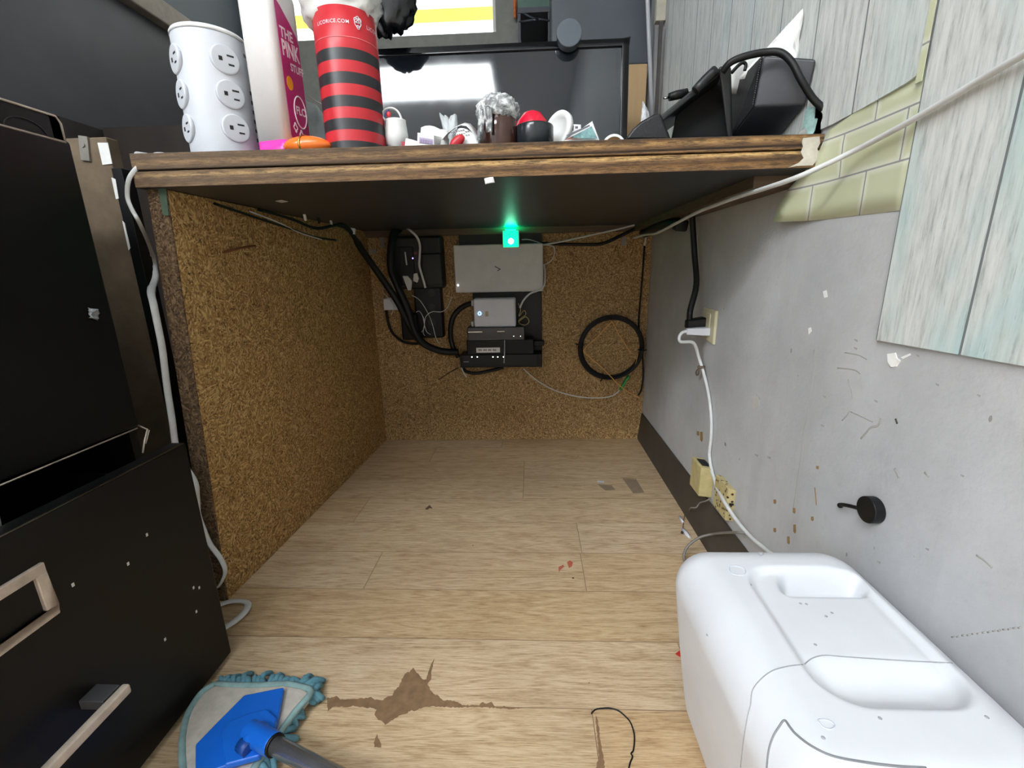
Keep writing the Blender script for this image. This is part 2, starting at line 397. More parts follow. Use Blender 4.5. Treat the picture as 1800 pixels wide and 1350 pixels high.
        if normals:
            bm = bmesh.new(); bm.from_mesh(me); bmesh.ops.remove_doubles(bm, verts=bm.verts, dist=1e-6)
            bmesh.ops.recalc_face_normals(bm, faces=bm.faces); bm.to_mesh(me); bm.free()
        o = bpy.data.objects.new(name, me); COL.objects.link(o)
        o.location = o_
        if parent is not None: o.parent = parent
        if bevel:
            b = o.modifiers.new('bevel', 'BEVEL'); b.width = bevel; b.segments = seg; b.limit_method = 'ANGLE'; b.angle_limit = .6
            for p in me.polygons: p.use_smooth = True
            w = o.modifiers.new('wn', 'WEIGHTED_NORMAL'); w.keep_sharp = True
        return o
def tag(o, label, cat, group=None, kind=None):
    o['label'] = label; o['category'] = cat
    if group: o['group'] = group
    if kind: o['kind'] = kind
    return o
def thing(name, label, cat, loc, group=None):
    o = bpy.data.objects.new(name, None); o.empty_display_size = .02; COL.objects.link(o); o.location = loc
    return tag(o, label, cat, group)
def struct(o): o['kind'] = 'structure'; return o
def copy_tree(o, delta, label=None):
    c = o.copy(); COL.objects.link(c); c.location = o.location+Vector(delta)
    if label: c['label'] = label
    def rec(src, dst):
        for ch in src.children:
            k = ch.copy(); COL.objects.link(k); k.parent = dst; rec(ch, k)
    rec(o, c); return c

# ================================================================== the room
WX = .347                      # right wall plane
def planks():
    m = MB(); uv = []; tone = []
    h = .10578; y0 = .54999; rnd = random.Random(3)
    rows = range(int((-2.5-y0)/h)-1, int((1.9-y0)/h)+2)
    for r in rows:
        ya, yb = max(-2.5, y0+r*h), min(1.9, y0+(r+1)*h)
        if yb <= ya: continue
        xs = [-2.6]
        cut = {1: Z(1025, 1003, 0).x, 2: Z(1018, 945, 0).x, 4: Z(920, 860, 0).x, 5: Z(921, 828, 0).x, -2: Z(1046, 1290, 0).x, 0: -.62, -1: -.70, 3: -.40, 6: -.3}.get(r, rnd.uniform(-.5, .5))
        k = cut-3*.91
        while k < WX:
            if k > -2.55: xs.append(k)
            k += .91
        if r == 1: xs.append(Z(657, 1000, 0).x); xs.sort()
        xs.append(WX+.01); g = .0006
        for a, b in zip(xs, xs[1:]):
            m.add([(a+g, ya+g, 0), (b-g, ya+g, 0), (b-g, yb-g, 0), (a+g, yb-g, 0)], [(0, 1, 2, 3)])
            ox, oy, tn = rnd.uniform(0, 40), rnd.uniform(0, 40), rnd.random()
            uv += [(a+ox, ya+oy), (b+ox, ya+oy), (b+ox, yb+oy), (a+ox, yb+oy)]; tone += [tn]*4
    o = m.build('floor', FLOOR, org=(0, 0, 0), normals=False); me = o.data
    L = me.uv_layers.new(name='UVMap')
    for i, q in enumerate(uv): L.data[i].uv = q
    A = me.attributes.new('tone', 'FLOAT', 'POINT')
    for i, q in enumerate(tone): A.data[i].value = q
    return struct(o)
floor = planks()
MB().box(-2.6, WX, -2.5, 1.9, -.03, -.0006).build('sub_floor', SEAM, floor)
def flat_patch(name, pts, mat, z=.0004, parent=floor):
    q = []; rj = random.Random(len(pts))
    for (ax, ay), (bx, by) in zip(pts, pts[1:]+pts[:1]):
        n = max(1, int(math.hypot(bx-ax, by-ay)/3)) if name == 'worn_patch' else 1
        for k in range(n): q.append((ax+(bx-ax)*k/n+(rj.uniform(-.9, .9) if n > 1 else 0), ay+(by-ay)*k/n+(rj.uniform(-1.1, 1.1) if n > 1 else 0)))
    m = MB(); m.add([Z(x, y, z) for x, y in q], [tuple(range(len(q)))]); return m.build(name, mat, parent)
def crop(pts, x0, y0, s): return [(x0+x/s, y0+y/s) for x, y in pts]
flat_patch('worn_patch', crop([(180, 310), (225, 300), (240, 315), (300, 313), (370, 305), (385, 316), (420, 320), (440, 300), (460, 295), (475, 270), (490, 260), (505, 225), (520, 200), (535, 196), (550, 180), (565, 200), (580, 215), (590, 230), (605, 230), (612, 200), (620, 180), (640, 140), (630, 190), (625, 230), (612, 250), (622, 270), (635, 290), (660, 300), (680, 320), (710, 318), (740, 325), (760, 340), (830, 340), (850, 325), (862, 334), (885, 325), (900, 345), (960, 345), (1030, 352), (960, 356), (850, 348), (700, 348), (650, 345), (610, 345), (585, 352), (560, 365), (545, 362), (525, 372), (500, 380), (470, 398), (430, 422), (412, 405), (400, 405), (385, 380), (395, 360), (380, 350), (350, 352), (300, 342), (260, 348), (230, 345), (205, 350), (185, 365)], 500, 1100, 2.432), WORN)
flat_patch('worn_patch', crop([(395, 460), (402, 480), (412, 500), (414, 522), (385, 518), (383, 495)], 500, 1100, 2.432), WORN)
flat_patch('worn_patch', crop([(1328, 380), (1340, 400), (1345, 440), (1355, 520), (1365, 570), (1372, 625), (1330, 625), (1335, 590), (1345, 560), (1340, 500), (1335, 440)], 500, 1100, 2.432), WORN)
RESID = plain('tape_residue', C(142, 124, 104), .7)
flat_patch('tape_residue', [(1094, 841), (1118, 842), (1133, 866), (1113, 867)], RESID)
flat_patch('tape_residue', [(1050, 851), (1075, 853), (1082, 861), (1064, 862)], RESID)
STAIN = plain('red_stain', C(176, 92, 70), .7)
flat_patch('stain_spot', crop([(1070, 745), (1085, 735), (1102, 745), (1095, 768), (1080, 775)], 640, 740, 3), STAIN)
flat_patch('stain_spot', crop([(1025, 770), (1050, 758), (1056, 768), (1035, 785), (1028, 800)], 640, 740, 3), STAIN)
flat_patch('scuff_mark', crop([(320, 465), (345, 442), (362, 462), (345, 460), (335, 468)], 640, 740, 3), plain('brown_scuff', C(96, 74, 54), .8))

struct(MB().box(WX, WX+.1, -2.5, 1.9, 0, 2.35).build('wall_right', WALLG, org=(WX, 0, 0)))
CHIP = plain('bare_plaster', C(236, 235, 232), .85); SCR = plain('wall_scratch', C(164, 161, 155), .8); RUST = plain('rust_drip', C(146, 118, 76), .8)
wr = bpy.data.objects['wall_right']
def wall_mark(name, pts, mat, th=.0004): 
    m = MB(); q = [X(x, y, WX) for x, y in pts]; m.prism([(p.x, p.y, p.z) for p in q], (-th, 0, 0)); return m.build(name, mat, wr)
def wall_line(pts, w, mat=SCR): MB().tube([X(x, y, WX-.0001) for x, y in pts], w, 5, 3, flat=.3, ref=(1, 0, 0)).build('scratch_mark', mat, wr)
wall_mark('plaster_chip', [(1561, 622), (1575, 620), (1578, 630), (1584, 634), (1577, 644), (1568, 645), (1562, 636)], CHIP, .001)
wall_mark('plaster_chip', [(1584, 628), (1600, 621), (1602, 624), (1588, 631)], CHIP)
wall_mark('plaster_chip', [(1447, 512), (1453, 510), (1455, 522), (1449, 524)], CHIP)
wall_mark('plaster_chip', [(1421, 577), (1426, 575), (1427, 582), (1422, 588)], CHIP)
wall_line([(1431, 615), (1428, 660), (1420, 720), (1412, 760), (1408, 800), (1402, 840), (1394, 895)], .0005)
wall_line([(1574, 736), (1577, 745)], .0012, plain('dark_scratch', C(70, 68, 66), .7))
wall_line([(1480, 739), (1488, 731), (1493, 724)], .0008)
wall_line([(1495, 724), (1515, 733), (1534, 742)], .0006)
wall_line([(1513, 771), (1522, 761), (1530, 752), (1543, 748), (1548, 736)], .0011)
wall_line([(1485, 620), (1508, 624), (1524, 632)], .0006)
wall_line([(1472, 647), (1500, 650), (1512, 657)], .0007)
wall_line([(1491, 667), (1496, 684), (1499, 701)], .0006)
wall_line([(1572, 824), (1577, 832), (1580, 840)], .0015)
wall_line([(1625, 830), (1633, 838)], .0012)
wall_line([(1716, 976), (1731, 986), (1744, 998)], .0009)
for k in range(14): wall_line([(1672+k*9, 1120-k*1.3+(k % 2)), (1678+k*9, 1119-k*1.3)], .0006)
wall_line([(1432, 857), (1434, 874), (1435, 888)], .0009, RUST)
for x, y, h in ((1397, 930, 8), (1386, 950, 7), (1362, 882, 4), (1396, 898, 5), (1428, 912, 4), (1362, 932, 4), (1233, 768, 9), (1227, 762, 4), (1437, 822, 3)):
    wall_mark('rust_drip', [(x-2, y-h), (x+2, y-h), (x+2.5, y+h*.5), (x+1, y+h), (x-2, y+h*.6)], RUST)
for x, y in ((1540, 705), (1450, 697), (1446, 748), (1648, 676), (1721, 695), (1692, 836), (1333, 700), (1470, 990), (1330, 800), (1352, 804), (1630, 965), (1504, 612), (1505, 598), (1614, 625), (1545, 988)):
    wall_mark('scratch_mark', [(x-3, y-2), (x+3, y), (x+2, y+3), (x-2, y+1)], SCR)
wall_mark('plaster_patch', [(1321, 700), (1329, 692), (1335, 700), (1334, 714), (1326, 719), (1321, 712)], plain('filler_spot', C(186, 185, 180), .8), .0006)

b = MB()
yb = [(1.9, 0), (.1, 0)]
b.hexa([(WX-.013, -2.5, 0), (WX, -2.5, 0), (WX, 1.355, 0), (WX-.013, 1.355, 0), (WX-.004, -2.5, .088), (WX, -2.5, .088), (WX, 1.355, .088), (WX-.004, 1.355, .088)])
struct(b.build('baseboard_right', BASEB, bevel=.002))

# back wall with the window
WY = 1.9
wb = MB()
WNX0, WNX1, WNZ0, WNZ1 = -.97, -.118, 1.372, 1.98
wb.box(WNX1, WX, WY, WY+.12, 0, 2.35)
wb.box(WNX0, WNX1, WY, WY+.12, 0, WNZ0); wb.box(WNX0, WNX1, WY, WY+.12, WNZ1, 2.35)
wall_back = struct(wb.build('wall_back', SILL, org=(0, WY, 0)))
struct(MB().box(-1.05, WNX0, WY, WY+.12, 0, 2.35).build('wall_back_left', SLATE))
win = MB()
for a in ((WNX0, WNX0+.03, WNZ0, WNZ1), (WNX1-.012, WNX1, WNZ0, WNZ1), (WNX0, WNX1, WNZ0, WNZ0+.012), (WNX0, WNX1, WNZ1-.03, WNZ1)): win.box(a[0], a[1], WY+.03, WY+.08, a[2], a[3])
wo = struct(win.build('window_1', plain('window_frame_white', C(225, 225, 222), .5)))
MB().box(WNX0+.03, WNX1-.012, WY+.05, WY+.055, WNZ0+.012, WNZ1-.03).build('pane', glassy('window_glass', (.97, .99, .99, 1), .93), wo)
q0, q1 = Y(800, 46, 3.4), Y(800, 14, 3.4)
tag(MB().box(-4, 1.6, 3.4, 3.41, q0.z+.03, q1.z).build('roof_beam', plain('yellow_paint', C(250, 245, 90), .6)), 'bright yellow horizontal beam seen outside through the window', 'beam')

struct(MB().box(-1.15, -1.05, .0, WY, 0, 1.225).build('wall_left', WALLDK))
struct(MB().box(-1.15, -1.05, .0, WY, 1.285, 2.35).build('wall_left_upper', SLATE))
struct(MB().box(-1.15, -1.02, .0, WY, 1.225, 1.285).build('trim_1', plain('beige_trim', C(172, 160, 146), .6), bevel=.004))
struct(MB().box(-1.05, -1.04, .0, 1.17, 0, .885).build('trim_2', BROWNW))
struct(MB().box(-1.04, -.56, 1.17, 1.2, 0, .89).build('wall_left_panel', BROWNW))
struct(MB().box(-2.6, -1.05, 0, .1, 0, 2.35).build('wall_left_return', WALLW))
struct(MB().box(-2.7, -2.6, -2.5, 0, 0, 2.35).build('wall_left_far', WALLW))
struct(MB().box(-2.7, WX+.1, -2.6, -2.5, 0, 2.35).build('wall_front', WALLW))
struct(MB().box(-2.7, WX+.1, -2.6, WY+.12, 2.35, 2.4).build('ceiling', WALLW))
def ceiling_or_fill_light(label, x0, x1, y0, y1, s):
    t = thing('ceiling_or_fill_light', label, 'light', ((x0+x1)/2, (y0+y1)/2, 2.35), 'ceiling lights')
    fr = MB(); w = .03
    for a in ((x0-w, x1+w, y0-w, y0), (x0-w, x1+w, y1, y1+w), (x0-w, x0, y0, y1), (x1, x1+w, y0, y1)): fr.box(a[0], a[1], a[2], a[3], 2.30, 2.35)
    fr.build('frame', WHT, t)
    MB().box(x0, x1, y0, y1, 2.31, 2.33).build('diffuser', glow('lamp_diffuser', (.93, .975, 1, 1), s, (.8, .8, .8, 1)), t)
ceiling_or_fill_light('white ceiling light panel mirrored in the dark monitor', -1.55, -.28, -1.56, -1.10, LIGHT_MAIN)
ceiling_or_fill_light('added white fill light panel by the far left wall of the room behind', -2.45, -1.75, -2.3, -1.3, LIGHT_FILL_SIDE)  # added fill lamp, unseen, lifts the space under the counter
ceiling_or_fill_light('added white fill light panel nearer the counter, overhead', -1.15, .05, -.62, -.12, LIGHT_FILL)  # added overhead fill, out of view, brightens the foreground

# wall coverings, thin vinyl on the right wall
def cover(name, pts, mat, label, x=WX, th=.0026, org=None):
    m = MB(); m.prism([(x-.0004, y, z) for y, z in pts], (-th, 0, 0)); return tag(m.build(name, mat, org=org or (x, pts[0][0], pts[0][1])), label, 'wallpaper')
cover('wallpaper_sheet', [(.457, .462), (-.6, .49), (-.6, 1.9), (.4585, 1.9)], PAPER_A, 'whitewashed teal plank wallpaper sheet nearest the camera, hanging low on the grey wall', org=(WX, .457, 0), th=.0036)
bp = [(.4685, .697), (.478, .695), (.50, .6935), (.54, .691), (.58, .6895), (.62, .690), (1.30, .690), (1.30, 1.9), (.4625, 1.9), (.4625, .72)]
cover('wallpaper_sheet', bp, PAPER_B, 'whitewashed grey plank wallpaper sheet behind the counter, ragged bottom edge over the tiles', org=(WX, .459, 0), th=.0028)
# stick-on tile strip, its lower left corner curling away from the wall
tm = MB(); N = 14; vs = []
for j in range(7):
    for i in range(N+1):
        v = j/6; z = .583+v*(.7025-.583); u = i/N
        zz = z; yl = .652-.012*min(1, (zz-.583)/.05) if zz < .633 else (.640-.05*min(1, (zz-.633)/.014) if zz < .685 else (.585 if zz < .701 else .4705))
        y = .457+(yl-.457)*u; cur = max(0, u-.55)**2*.10*(1-v)
        if i == N: y += .004*math.sin(j*2.3)
        vs.append((WX-.0005-cur, y, z-.003*u*(1-v)*math.sin(u*3)+.009*u*(1-v)))
fs = [(j*(N+1)+i, j*(N+1)+i+1, (j+1)*(N+1)+i+1, (j+1)*(N+1)+i) for j in range(6) for i in range(N)]
tm.add(vs, fs, 0, True); tm.v = [Vector((min(p.x, WX-.0005), p.y, p.z)) for p in tm.v]; to = tm.build('tile_strip', TILE, org=(WX, .473-.085*3, .583-.0455*4))
so = to.modifiers.new('thick', 'SOLIDIFY'); so.thickness = .0009; so.offset = 1
MB().prism([(WX-.0042, y, z) for y, z in ((.4595, .69), (.4665, .69), (.4655, .76), (.4625, 1.1), (.4595, 1.1))], (.0008, 0, 0)).build('exposed_edge', TILE, to)
tag(to, 'pale green stick-on subway tile strip peeling off the wall beside the counter end', 'wall tile')

# ================================================================== the counter
ZT, ZU = .693, .650
desk = thing('counter_desk', 'rough plywood counter with particle board sides and black underside', 'desk', (-.08, .99, 0))
TX0, TX1, TY0, TY1, TYR = -.515, .3465, .609, 1.375, .5945
for nm, (a0, a1), (b0, b1), dy in (('lower_sheet', (ZU+.0005, ZU-.003), (ZU+.0200, ZU+.0160), 0), ('upper_sheet', (ZU+.0222, ZU+.0178), (ZT-.001, ZT-.009), .0012)):
    top = MB(); top.hexa([(TX0, TY0+dy, a0), (TX1, TYR+dy, a1), (TX1, TY1, a1+.0005), (TX0, TY1, a0), (TX0, TY0+dy, b0), (TX1, TYR+dy, b1), (TX1, TY1, b1), (TX0, TY1, b0)])
    to = top.build(nm, [PLY, TOPBLACK], None, bevel=.0012, org=(TX0, TY0, ZU)); to.parent = desk; to.location = Vector((TX0, TY0, ZU))-desk.location
    for p in to.data.polygons:
        if p.normal.z < -.9 if nm == 'lower_sheet' else p.normal.z > .9: p.material_index = 1
MB().box(TX0+.004, TX1-.004, TY0+.004, TY1-.004, ZU+.0165, ZU+.0225).build('glue_gap', plain('gap_shadow_wood', C(40, 30, 22), .9), desk)
MB().hexa([(-.547, .625, 0), (-.522, .625, 0), (-.479, 1.355, 0), (-.504, 1.355, 0), (-.508, .622, ZU), (-.482, .622, ZU), (-.477, 1.355, ZU), (-.502, 1.355, ZU)]).build('side_panel', OSB, desk, bevel=.0015)
MB().hexa([(-.5475, .6225, .0), (-.5225, .6225, 0), (-.522, .625, 0), (-.547, .625, 0), (-.5085, .6195, ZU), (-.4825, .6195, ZU), (-.482, .622, ZU), (-.508, .622, ZU)]).build('side_panel_edge', OSB_EDGE, desk)
MB().box(-.5, .346, 1.355, 1.373, 0, ZU).build('back_panel', OSB_BACK, desk)
SAWCUT = plain('saw_cut', C(66, 46, 28), .8)
for a, c in (((.145, .44), (.342, .44)), ((.145, .31), (.342, .31)), ((.148, .44), (.148, .31)), ((-.33, .5), (-.33, .02))):
    gl = MB(); gl.tube([(a[0], 1.3548, a[1]), (c[0], 1.3548, c[1])], .0009, 5, flat=.5); gl.build('saw_cut', SAWCUT, desk)
MB().box(-.475, .345, 1.336, 1.355, .632, ZU).build('batten', BATTEN, desk, bevel=.001)
MB().box(.290, .3465, .64, 1.336, .633, ZU-.001).build('batten', BATTEN, desk, bevel=.001)
brk = plain('zinc_bracket', C(150, 146, 138), .4, .6)
for x, y in ((672, 425), (655, 442)):
    c = Y(x, y, 1.35); m = MB(); m.obox(c, (.012, .004, .03) if x == 672 else (.022, .004, .012)); m.cyl(c+Vector((0, -.001, .006)), c+Vector((0, -.004, .006)), .0022, seg=8); m.build('bracket', brk, desk)
c = Y(1097, 424, 1.35); MB().obox(c, (.012, .004, .022)).build('bracket', brk, desk)
MB().tube([(-.4815, .71, .572), (-.4805, .76, .581), (-.4805, .80, .586)], .0018, 5, 2, flat=.3, ref=(1, 0, 0)).build('rust_scratch', plain('rust_scratch', C(112, 62, 40), .8), desk)
m = MB(); m.prism([Y(x, y, .6185) for x, y in ((277, 328), (292, 330), (297, 379), (287, 378))], (0, -.0006, 0)); m.build('tape_strip', plain('green_tape', C(70, 90, 74), .6), desk)
pt = MB(); pp = [(1411, 243), (1440, 240), (1441, 252), (1436, 262), (1440, 272), (1434, 283), (1428, 291), (1400, 292), (1385, 295), (1404, 286), (1412, 278), (1407, 268), (1411, 258), (1409, 250)]
pt.prism([Y(x, y, .5945) for x, y in pp], (0, -.0008, 0)); pt.build('paint_patch', plain('whitish_paint', C(196, 190, 176), .8, 0, .15, 80), desk)
MB().sheet(Y(851, 314, .600), Y(867, 311, .600), Y(870, 321, .600), Y(853, 324, .600), (0, -.002, 0), 4).build('paper_scrap', PAPER, None)
tag(bpy.data.objects['paper_scrap'], 'tiny white paper scrap stuck to the plywood edge above the green light', 'scrap')

# ================================================================== network gear on the back panel
BY = 1.355
def ybox(m, x0, y0, x1, y1, yf, yb, mi=0):
    """box whose front face fills a measured rectangle on plane Y=yf"""
    a, b = Y(x0, y0, yf), Y(x1, y1, yf); return m.box(min(a.x, b.x), max(a.x, b.x), yf, yb, min(a.z, b.z), max(a.z, b.z), mi)
t = thing('mounting_board', 'black equipment board screwed to the particle board under the counter', 'board', (-.09, BY, .24))
m = MB(); ybox(m, 826, 410, 953, 645, 1.347, BY); m.build('plate', BLK, t, bevel=.002)
m = MB(); ybox(m, 806, 408, 952, 432, 1.3375, BY); m.build('top_rail', BLK, t, bevel=.002)
m = MB(); ybox(m, 808, 624, 953, 645, 1.285, 1.347); m.build('shelf', BLK, t, bevel=.002)

t = thing('router', 'light grey flat router box with a dark tick mark on its front', 'router', tuple(Y(876, 512, 1.315)))
m = MB(); ybox(m, 796, 431, 955, 512, 1.305, 1.3365); m.build('body', SILVER, t, bevel=.004, seg=3)
m = MB(); m.prism([Y(x, y, 1.3048) for x, y in ((870, 467.5), (880.5, 473), (875, 476.5), (874, 475.3), (877.5, 473), (869.5, 469))], (0, -.0005, 0)); m.build('tick_logo', SLOT, t)
q = Y(805, 501.5, 1.3045); MB().ball(q, .0022, 10, 6).build('status_light', glow('white_led', (1, 1, 1, 1), 6), t)

t = thing('signal_cube', 'small glowing green cube standing on top of the grey router', 'light', tuple(Y(899, 435, 1.30)))
m = MB(); ybox(m, 882.5, 404.5, 913, 435, 1.29, 1.335); m.build('shell', WHT, t, bevel=.002)
m = MB(); ybox(m, 884, 406, 911.5, 434, 1.288, 1.2905); m.build('lit_face', glow('green_glow', (0, .9, .38, 1), 1.6), t, bevel=.001)
m = MB(); a = Y(898, 424, 1.2875); m.cyl(a, a+Vector((0, -.001, 0)), .0075, seg=20); m.build('lamp_dot', glow('green_core', (.45, 1, .85, 1), 22), t)
a, b_ = Y(889, 404, 1.29), Y(906, 404, 1.29)
m = MB(); m.box(a.x, b_.x, 1.296, 1.326, a.z-.0005, a.z+.0012); m.build('lit_top', glow('green_top', (0, 1, .35, 1), 110), t)

t = thing('fiber_terminal', 'white rounded terminal box with a blue ring light below the router', 'terminal', tuple(Y(868, 575, 1.29)))
m = MB(); ybox(m, 831, 525, 907, 575, 1.275, 1.32); m.build('body', WHT, t, bevel=.006, seg=3)
m = MB(); ybox(m, 828, 528, 832, 538, 1.285, 1.312); m.build('lug', WHT, t, bevel=.002); m = MB(); ybox(m, 828, 565, 833, 574, 1.285, 1.312); m.build('lug', WHT, t, bevel=.002)
q = Y(843, 551, 1.2745); m = MB(); m.tube([q+Vector((.0045*math.cos(k*math.pi/8), 0, .0045*math.sin(k*math.pi/8))) for k in range(17)], .0013, 6, 1, False); m.build('ring_light', glow('blue_led', (.25, .4, 1, 1), 3), t)
MB().box(Y(853, 547, 1.2748).x, Y(858, 547, 1.2748).x, 1.2744, 1.2755, Y(853, 556, 1.2748).z, Y(853, 547, 1.2748).z).build('printed_mark', plain('tan_print', C(176, 164, 140), .7), t)

t = thing('network_switch', 'glossy dark navy switch under the white terminal box', 'switch', tuple(Y(871, 598, 1.28)))
nv = plain('navy_gloss', C(15, 18, 34), .28, 0, .1, 20)
m = MB(); ybox(m, 821, 576, 922, 598, 1.268, 1.335); m.build('body', nv, t, bevel=.002)
m = MB(); ybox(m, 823, 583, 848, 584.3, 1.2675, 1.269); m.build('silver_trim', STEEL, t); m = MB(); ybox(m, 874, 582, 887, 583.3, 1.2675, 1.269); m.build('silver_trim', STEEL, t)
for x in (903, 915):
    q = Y(x, 591, 1.267); MB().ball(q, .0014, 8, 5).build('status_light', glow('switch_led', (.9, .95, 1, 1), 2.5), t)

t = thing('modem', 'black modem with a white label at the bottom of the equipment board', 'modem', tuple(Y(878, 624, 1.28)))
m = MB(); ybox(m, 820, 598, 938, 622, 1.272, 1.335); m.build('body', plain('matt_black_case', C(24, 24, 24), .55, 0, .15, spec=.3), t, bevel=.003)
m = MB(); ybox(m, 837, 611.5, 879, 619.5, 1.2712, 1.2725); m.build('sticker_or_glint', PAPER, t)
m = MB(); 
for k in range(16):
    if k % 4 != 3: ybox(m, 841+k*2.1, 614 if k % 3 else 613.4, 842.6+k*2.1, 617, 1.2707, 1.2713)
m.build('sticker_print', INK, t)
m = MB(); ybox(m, 938, 599, 957, 608, 1.29, 1.31); m.build('rear_plug', BLK, t, bevel=.003)
t = thing('gateway_panel', 'black gateway with a row of tiny indicator lights on the lowest shelf', 'gateway', tuple(Y(878, 645, 1.27)))
m = MB(); ybox(m, 812, 624.5, 944, 641, 1.276, 1.284); m.build('body', BLK, t, bevel=.001)
for x in (829.5, 839, 866.5, 875, 885):
    q = Y(x, 627.5, 1.2752); MB().ball(q, .0017, 8, 5).build('status_light', glow('panel_led', (.75, 1, .85, 1), 5), t)
m = MB(); ybox(m, 814.5, 635, 824, 637, 1.2752, 1.2762); m.build('maker_mark', GREYM, t)
m = MB(); m.tube([Y(887, 597, 1.270), Y(887, 612, 1.266), Y(886.5, 625, 1.268), Y(886, 638, 1.272)], .0024, 6, 4, flat=.5)
tag(m.build('velcro_strap', SILVER), 'thin grey strap hanging across the black modem', 'strap')

CH_ = 'cables under the counter'
def cable(name, pts, r, mat, label, cat='cable', group=None, seg=8, flat=1.0, ref=(0, 0, 1), res=6):
    m = MB(); m.tube(pts, r, seg, res, True, flat, ref); return tag(m.build(name, mat), label, cat, group)
def ypath(pts, y): return [Y(p[0], p[1], p[2] if len(p) > 2 else y) for p in pts]
def xpath(pts, x): return [X(p[0], p[1], p[2] if len(p) > 2 else x) for p in pts]
cable('cable_loop', ypath([(806, 628), (797, 612), (792, 590), (794, 565), (803, 548), (818, 537), (832, 533, 1.31)], 1.31), .0075, BLKM, 'thick black cable arching up left of the modem')
cable('cable_tail', ypath([(812, 640), (818, 652), (835, 656), (860, 652), (885, 646)], 1.325), .005, BLKM, 'black cable sagging just below the equipment shelf')
cable('zip_tie', ypath([(806, 646), (790, 655), (771, 667)], 1.33), .0013, BLKM, 'black zip tie tail sticking out left under the shelf', 'zip tie')
cable('cable_end', ypath([(811, 646), (815, 655), (820, 663)], 1.30), .002, WHTC, 'short white cable end poking below the shelf')
cable('yellow_lead_coil', ypath([(911, 533), (915, 545), (912, 556), (921, 546), (924, 553), (914, 561), (912, 565), (924, 557), (930, 565), (924, 571), (916, 570), (911, 566)], 1.30), .0013, plain('pale_yellow_cable', C(168, 152, 92), .5), 'pale yellow curled lead beside the white terminal box')
cable('white_patch_cable', ypath([(914, 541, 1.30), (920, 528, 1.295), (932, 516, 1.295), (950, 509, 1.298), (957, 500, 1.30), (958, 480, 1.315), (956, 465, 1.33)], 1.3), .0028, WHTC, 'white cable curving from the terminal box up past the router')
cable('white_usb_cable', ypath([(917, 421, 1.305), (929, 421, 1.30), (943, 425), (957, 430), (972, 433), (975, 442), (972, 454), (964, 462), (957, 465, 1.325)], 1.315), .0014, WHTC, 'thin white lead plugged into the green cube')
cable('white_cable', ypath([(934, 434, 1.325), (950, 431), (985, 425), (1040, 413), (1090, 402), (1125, 393)], 1.33), .0024, WHTC, 'white cable running right along the top of the back panel')
cable('black_cable', ypath([(948, 428), (985, 429), (1030, 430), (1060, 428), (1090, 415), (1125, 398)], 1.335), .0045, BLKM, 'black cable along the top of the back panel, below the white one')
# battery backup and power strip left of the board
t = thing('battery_backup', 'black battery box full of plugs left of the grey router', 'battery backup', tuple(Y(732, 508, 1.31)))
DKG = plain('dark_green_black', C(24, 28, 28), .55, 0, .15)
m = MB(); ybox(m, 684, 416, 780, 507, 1.305, BY); m.build('body', DKG, t, bevel=.008, seg=3)
m = MB(); ybox(m, 700, 434, 730, 500, 1.296, 1.306); m.build('socket_panel', BLK, t, bevel=.002)
q = Y(725.5, 454, 1.295); MB().ball(q, .0022, 8, 6).build('indicator', glow('violet_led', (.35, .25, 1, 1), 3), t)
m = MB(); ybox(m, 727, 442.5, 733, 447, 1.2945, 1.2965); m.build('red_label', plain('dull_red', C(120, 66, 62), .6), t)
m = MB(); a, b_ = Y(712, 443, 1.2955), Y(715, 466, 1.2955); m.tube([a, b_], .0022, 6); m.build('grey_stripe', SILVER, t)
m = MB(); ybox(m, 740, 446, 778, 500, 1.285, 1.306); m.build('adapter', DKG, t, bevel=.004)
t = thing('power_strip', 'black power strip hanging below the battery box, wires in front', 'power strip', tuple(Y(752, 596, 1.33)))
m = MB(); ybox(m, 726, 505, 780, 594, 1.32, BY); m.build('body', BLK, t, bevel=.006, seg=3)
for yy in (515, 540, 566):
    q = Y(759, yy, 1.3197); m = MB(); m.cyl(q, q+Vector((0, -.0015, 0)), .011, seg=18); m.build('socket', DKG, t)
m = MB(); ybox(m, 703, 552, 735, 598, 1.305, 1.35)
tag(m.build('power_adapter', BLK, bevel=.006, seg=3), 'black chunky adapter below the white brick behind the thick cables', 'adapter')
t = thing('white_adapter', 'small white power brick sticking out left of the thick black cables', 'adapter', tuple(Y(686, 545, 1.32)))
m = MB(); ybox(m, 672.5, 525, 704, 545, 1.30, 1.34); m.build('body', WHT, t, bevel=.003)
def plug(pts, y, th, label, mat=SILVER):
    m = MB(); m.prism([Y(a, b, y) for a, b in pts], (0, th, 0)); return tag(m.build('cable_plug', mat, bevel=.0015), label, 'plug')
plug([(682, 489), (690, 486), (703, 509), (693, 512)], 1.288, .014, 'grey white plug lying between the two thick black cables')
plug([(707, 485), (716, 485), (724, 494), (722, 510), (717, 511)], 1.288, .008, 'pale plug hanging under the violet light', SILVER)
plug([(727, 481), (733, 480), (736, 490), (733, 497), (726, 494)], 1.287, .008, 'rounded white plug right of the pale one on the battery box')
cable('flat_white_cable', ypath([(710, 397, 1.315), (721, 405), (733, 417), (738, 432), (737.5, 450), (737, 467), (742, 485), (748, 506)], 1.282), .0034, SILVER, 'flat grey white cable looping down in front of the battery box', flat=.45, ref=(0, 1, 0))
cable('thin_white_wire', ypath([(724, 519), (738, 528), (752, 550), (760, 570), (766, 593), (772, 604)], 1.312), .0011, WHTC, 'thin white wire slanting down across the power strip')
cable('thin_white_wire', ypath([(794, 522), (787, 540), (776, 548), (760, 548), (749, 556), (746, 570), (744, 585), (747, 590)], 1.31), .0011, WHTC, 'thin white wire curving from the router down to the power strip')
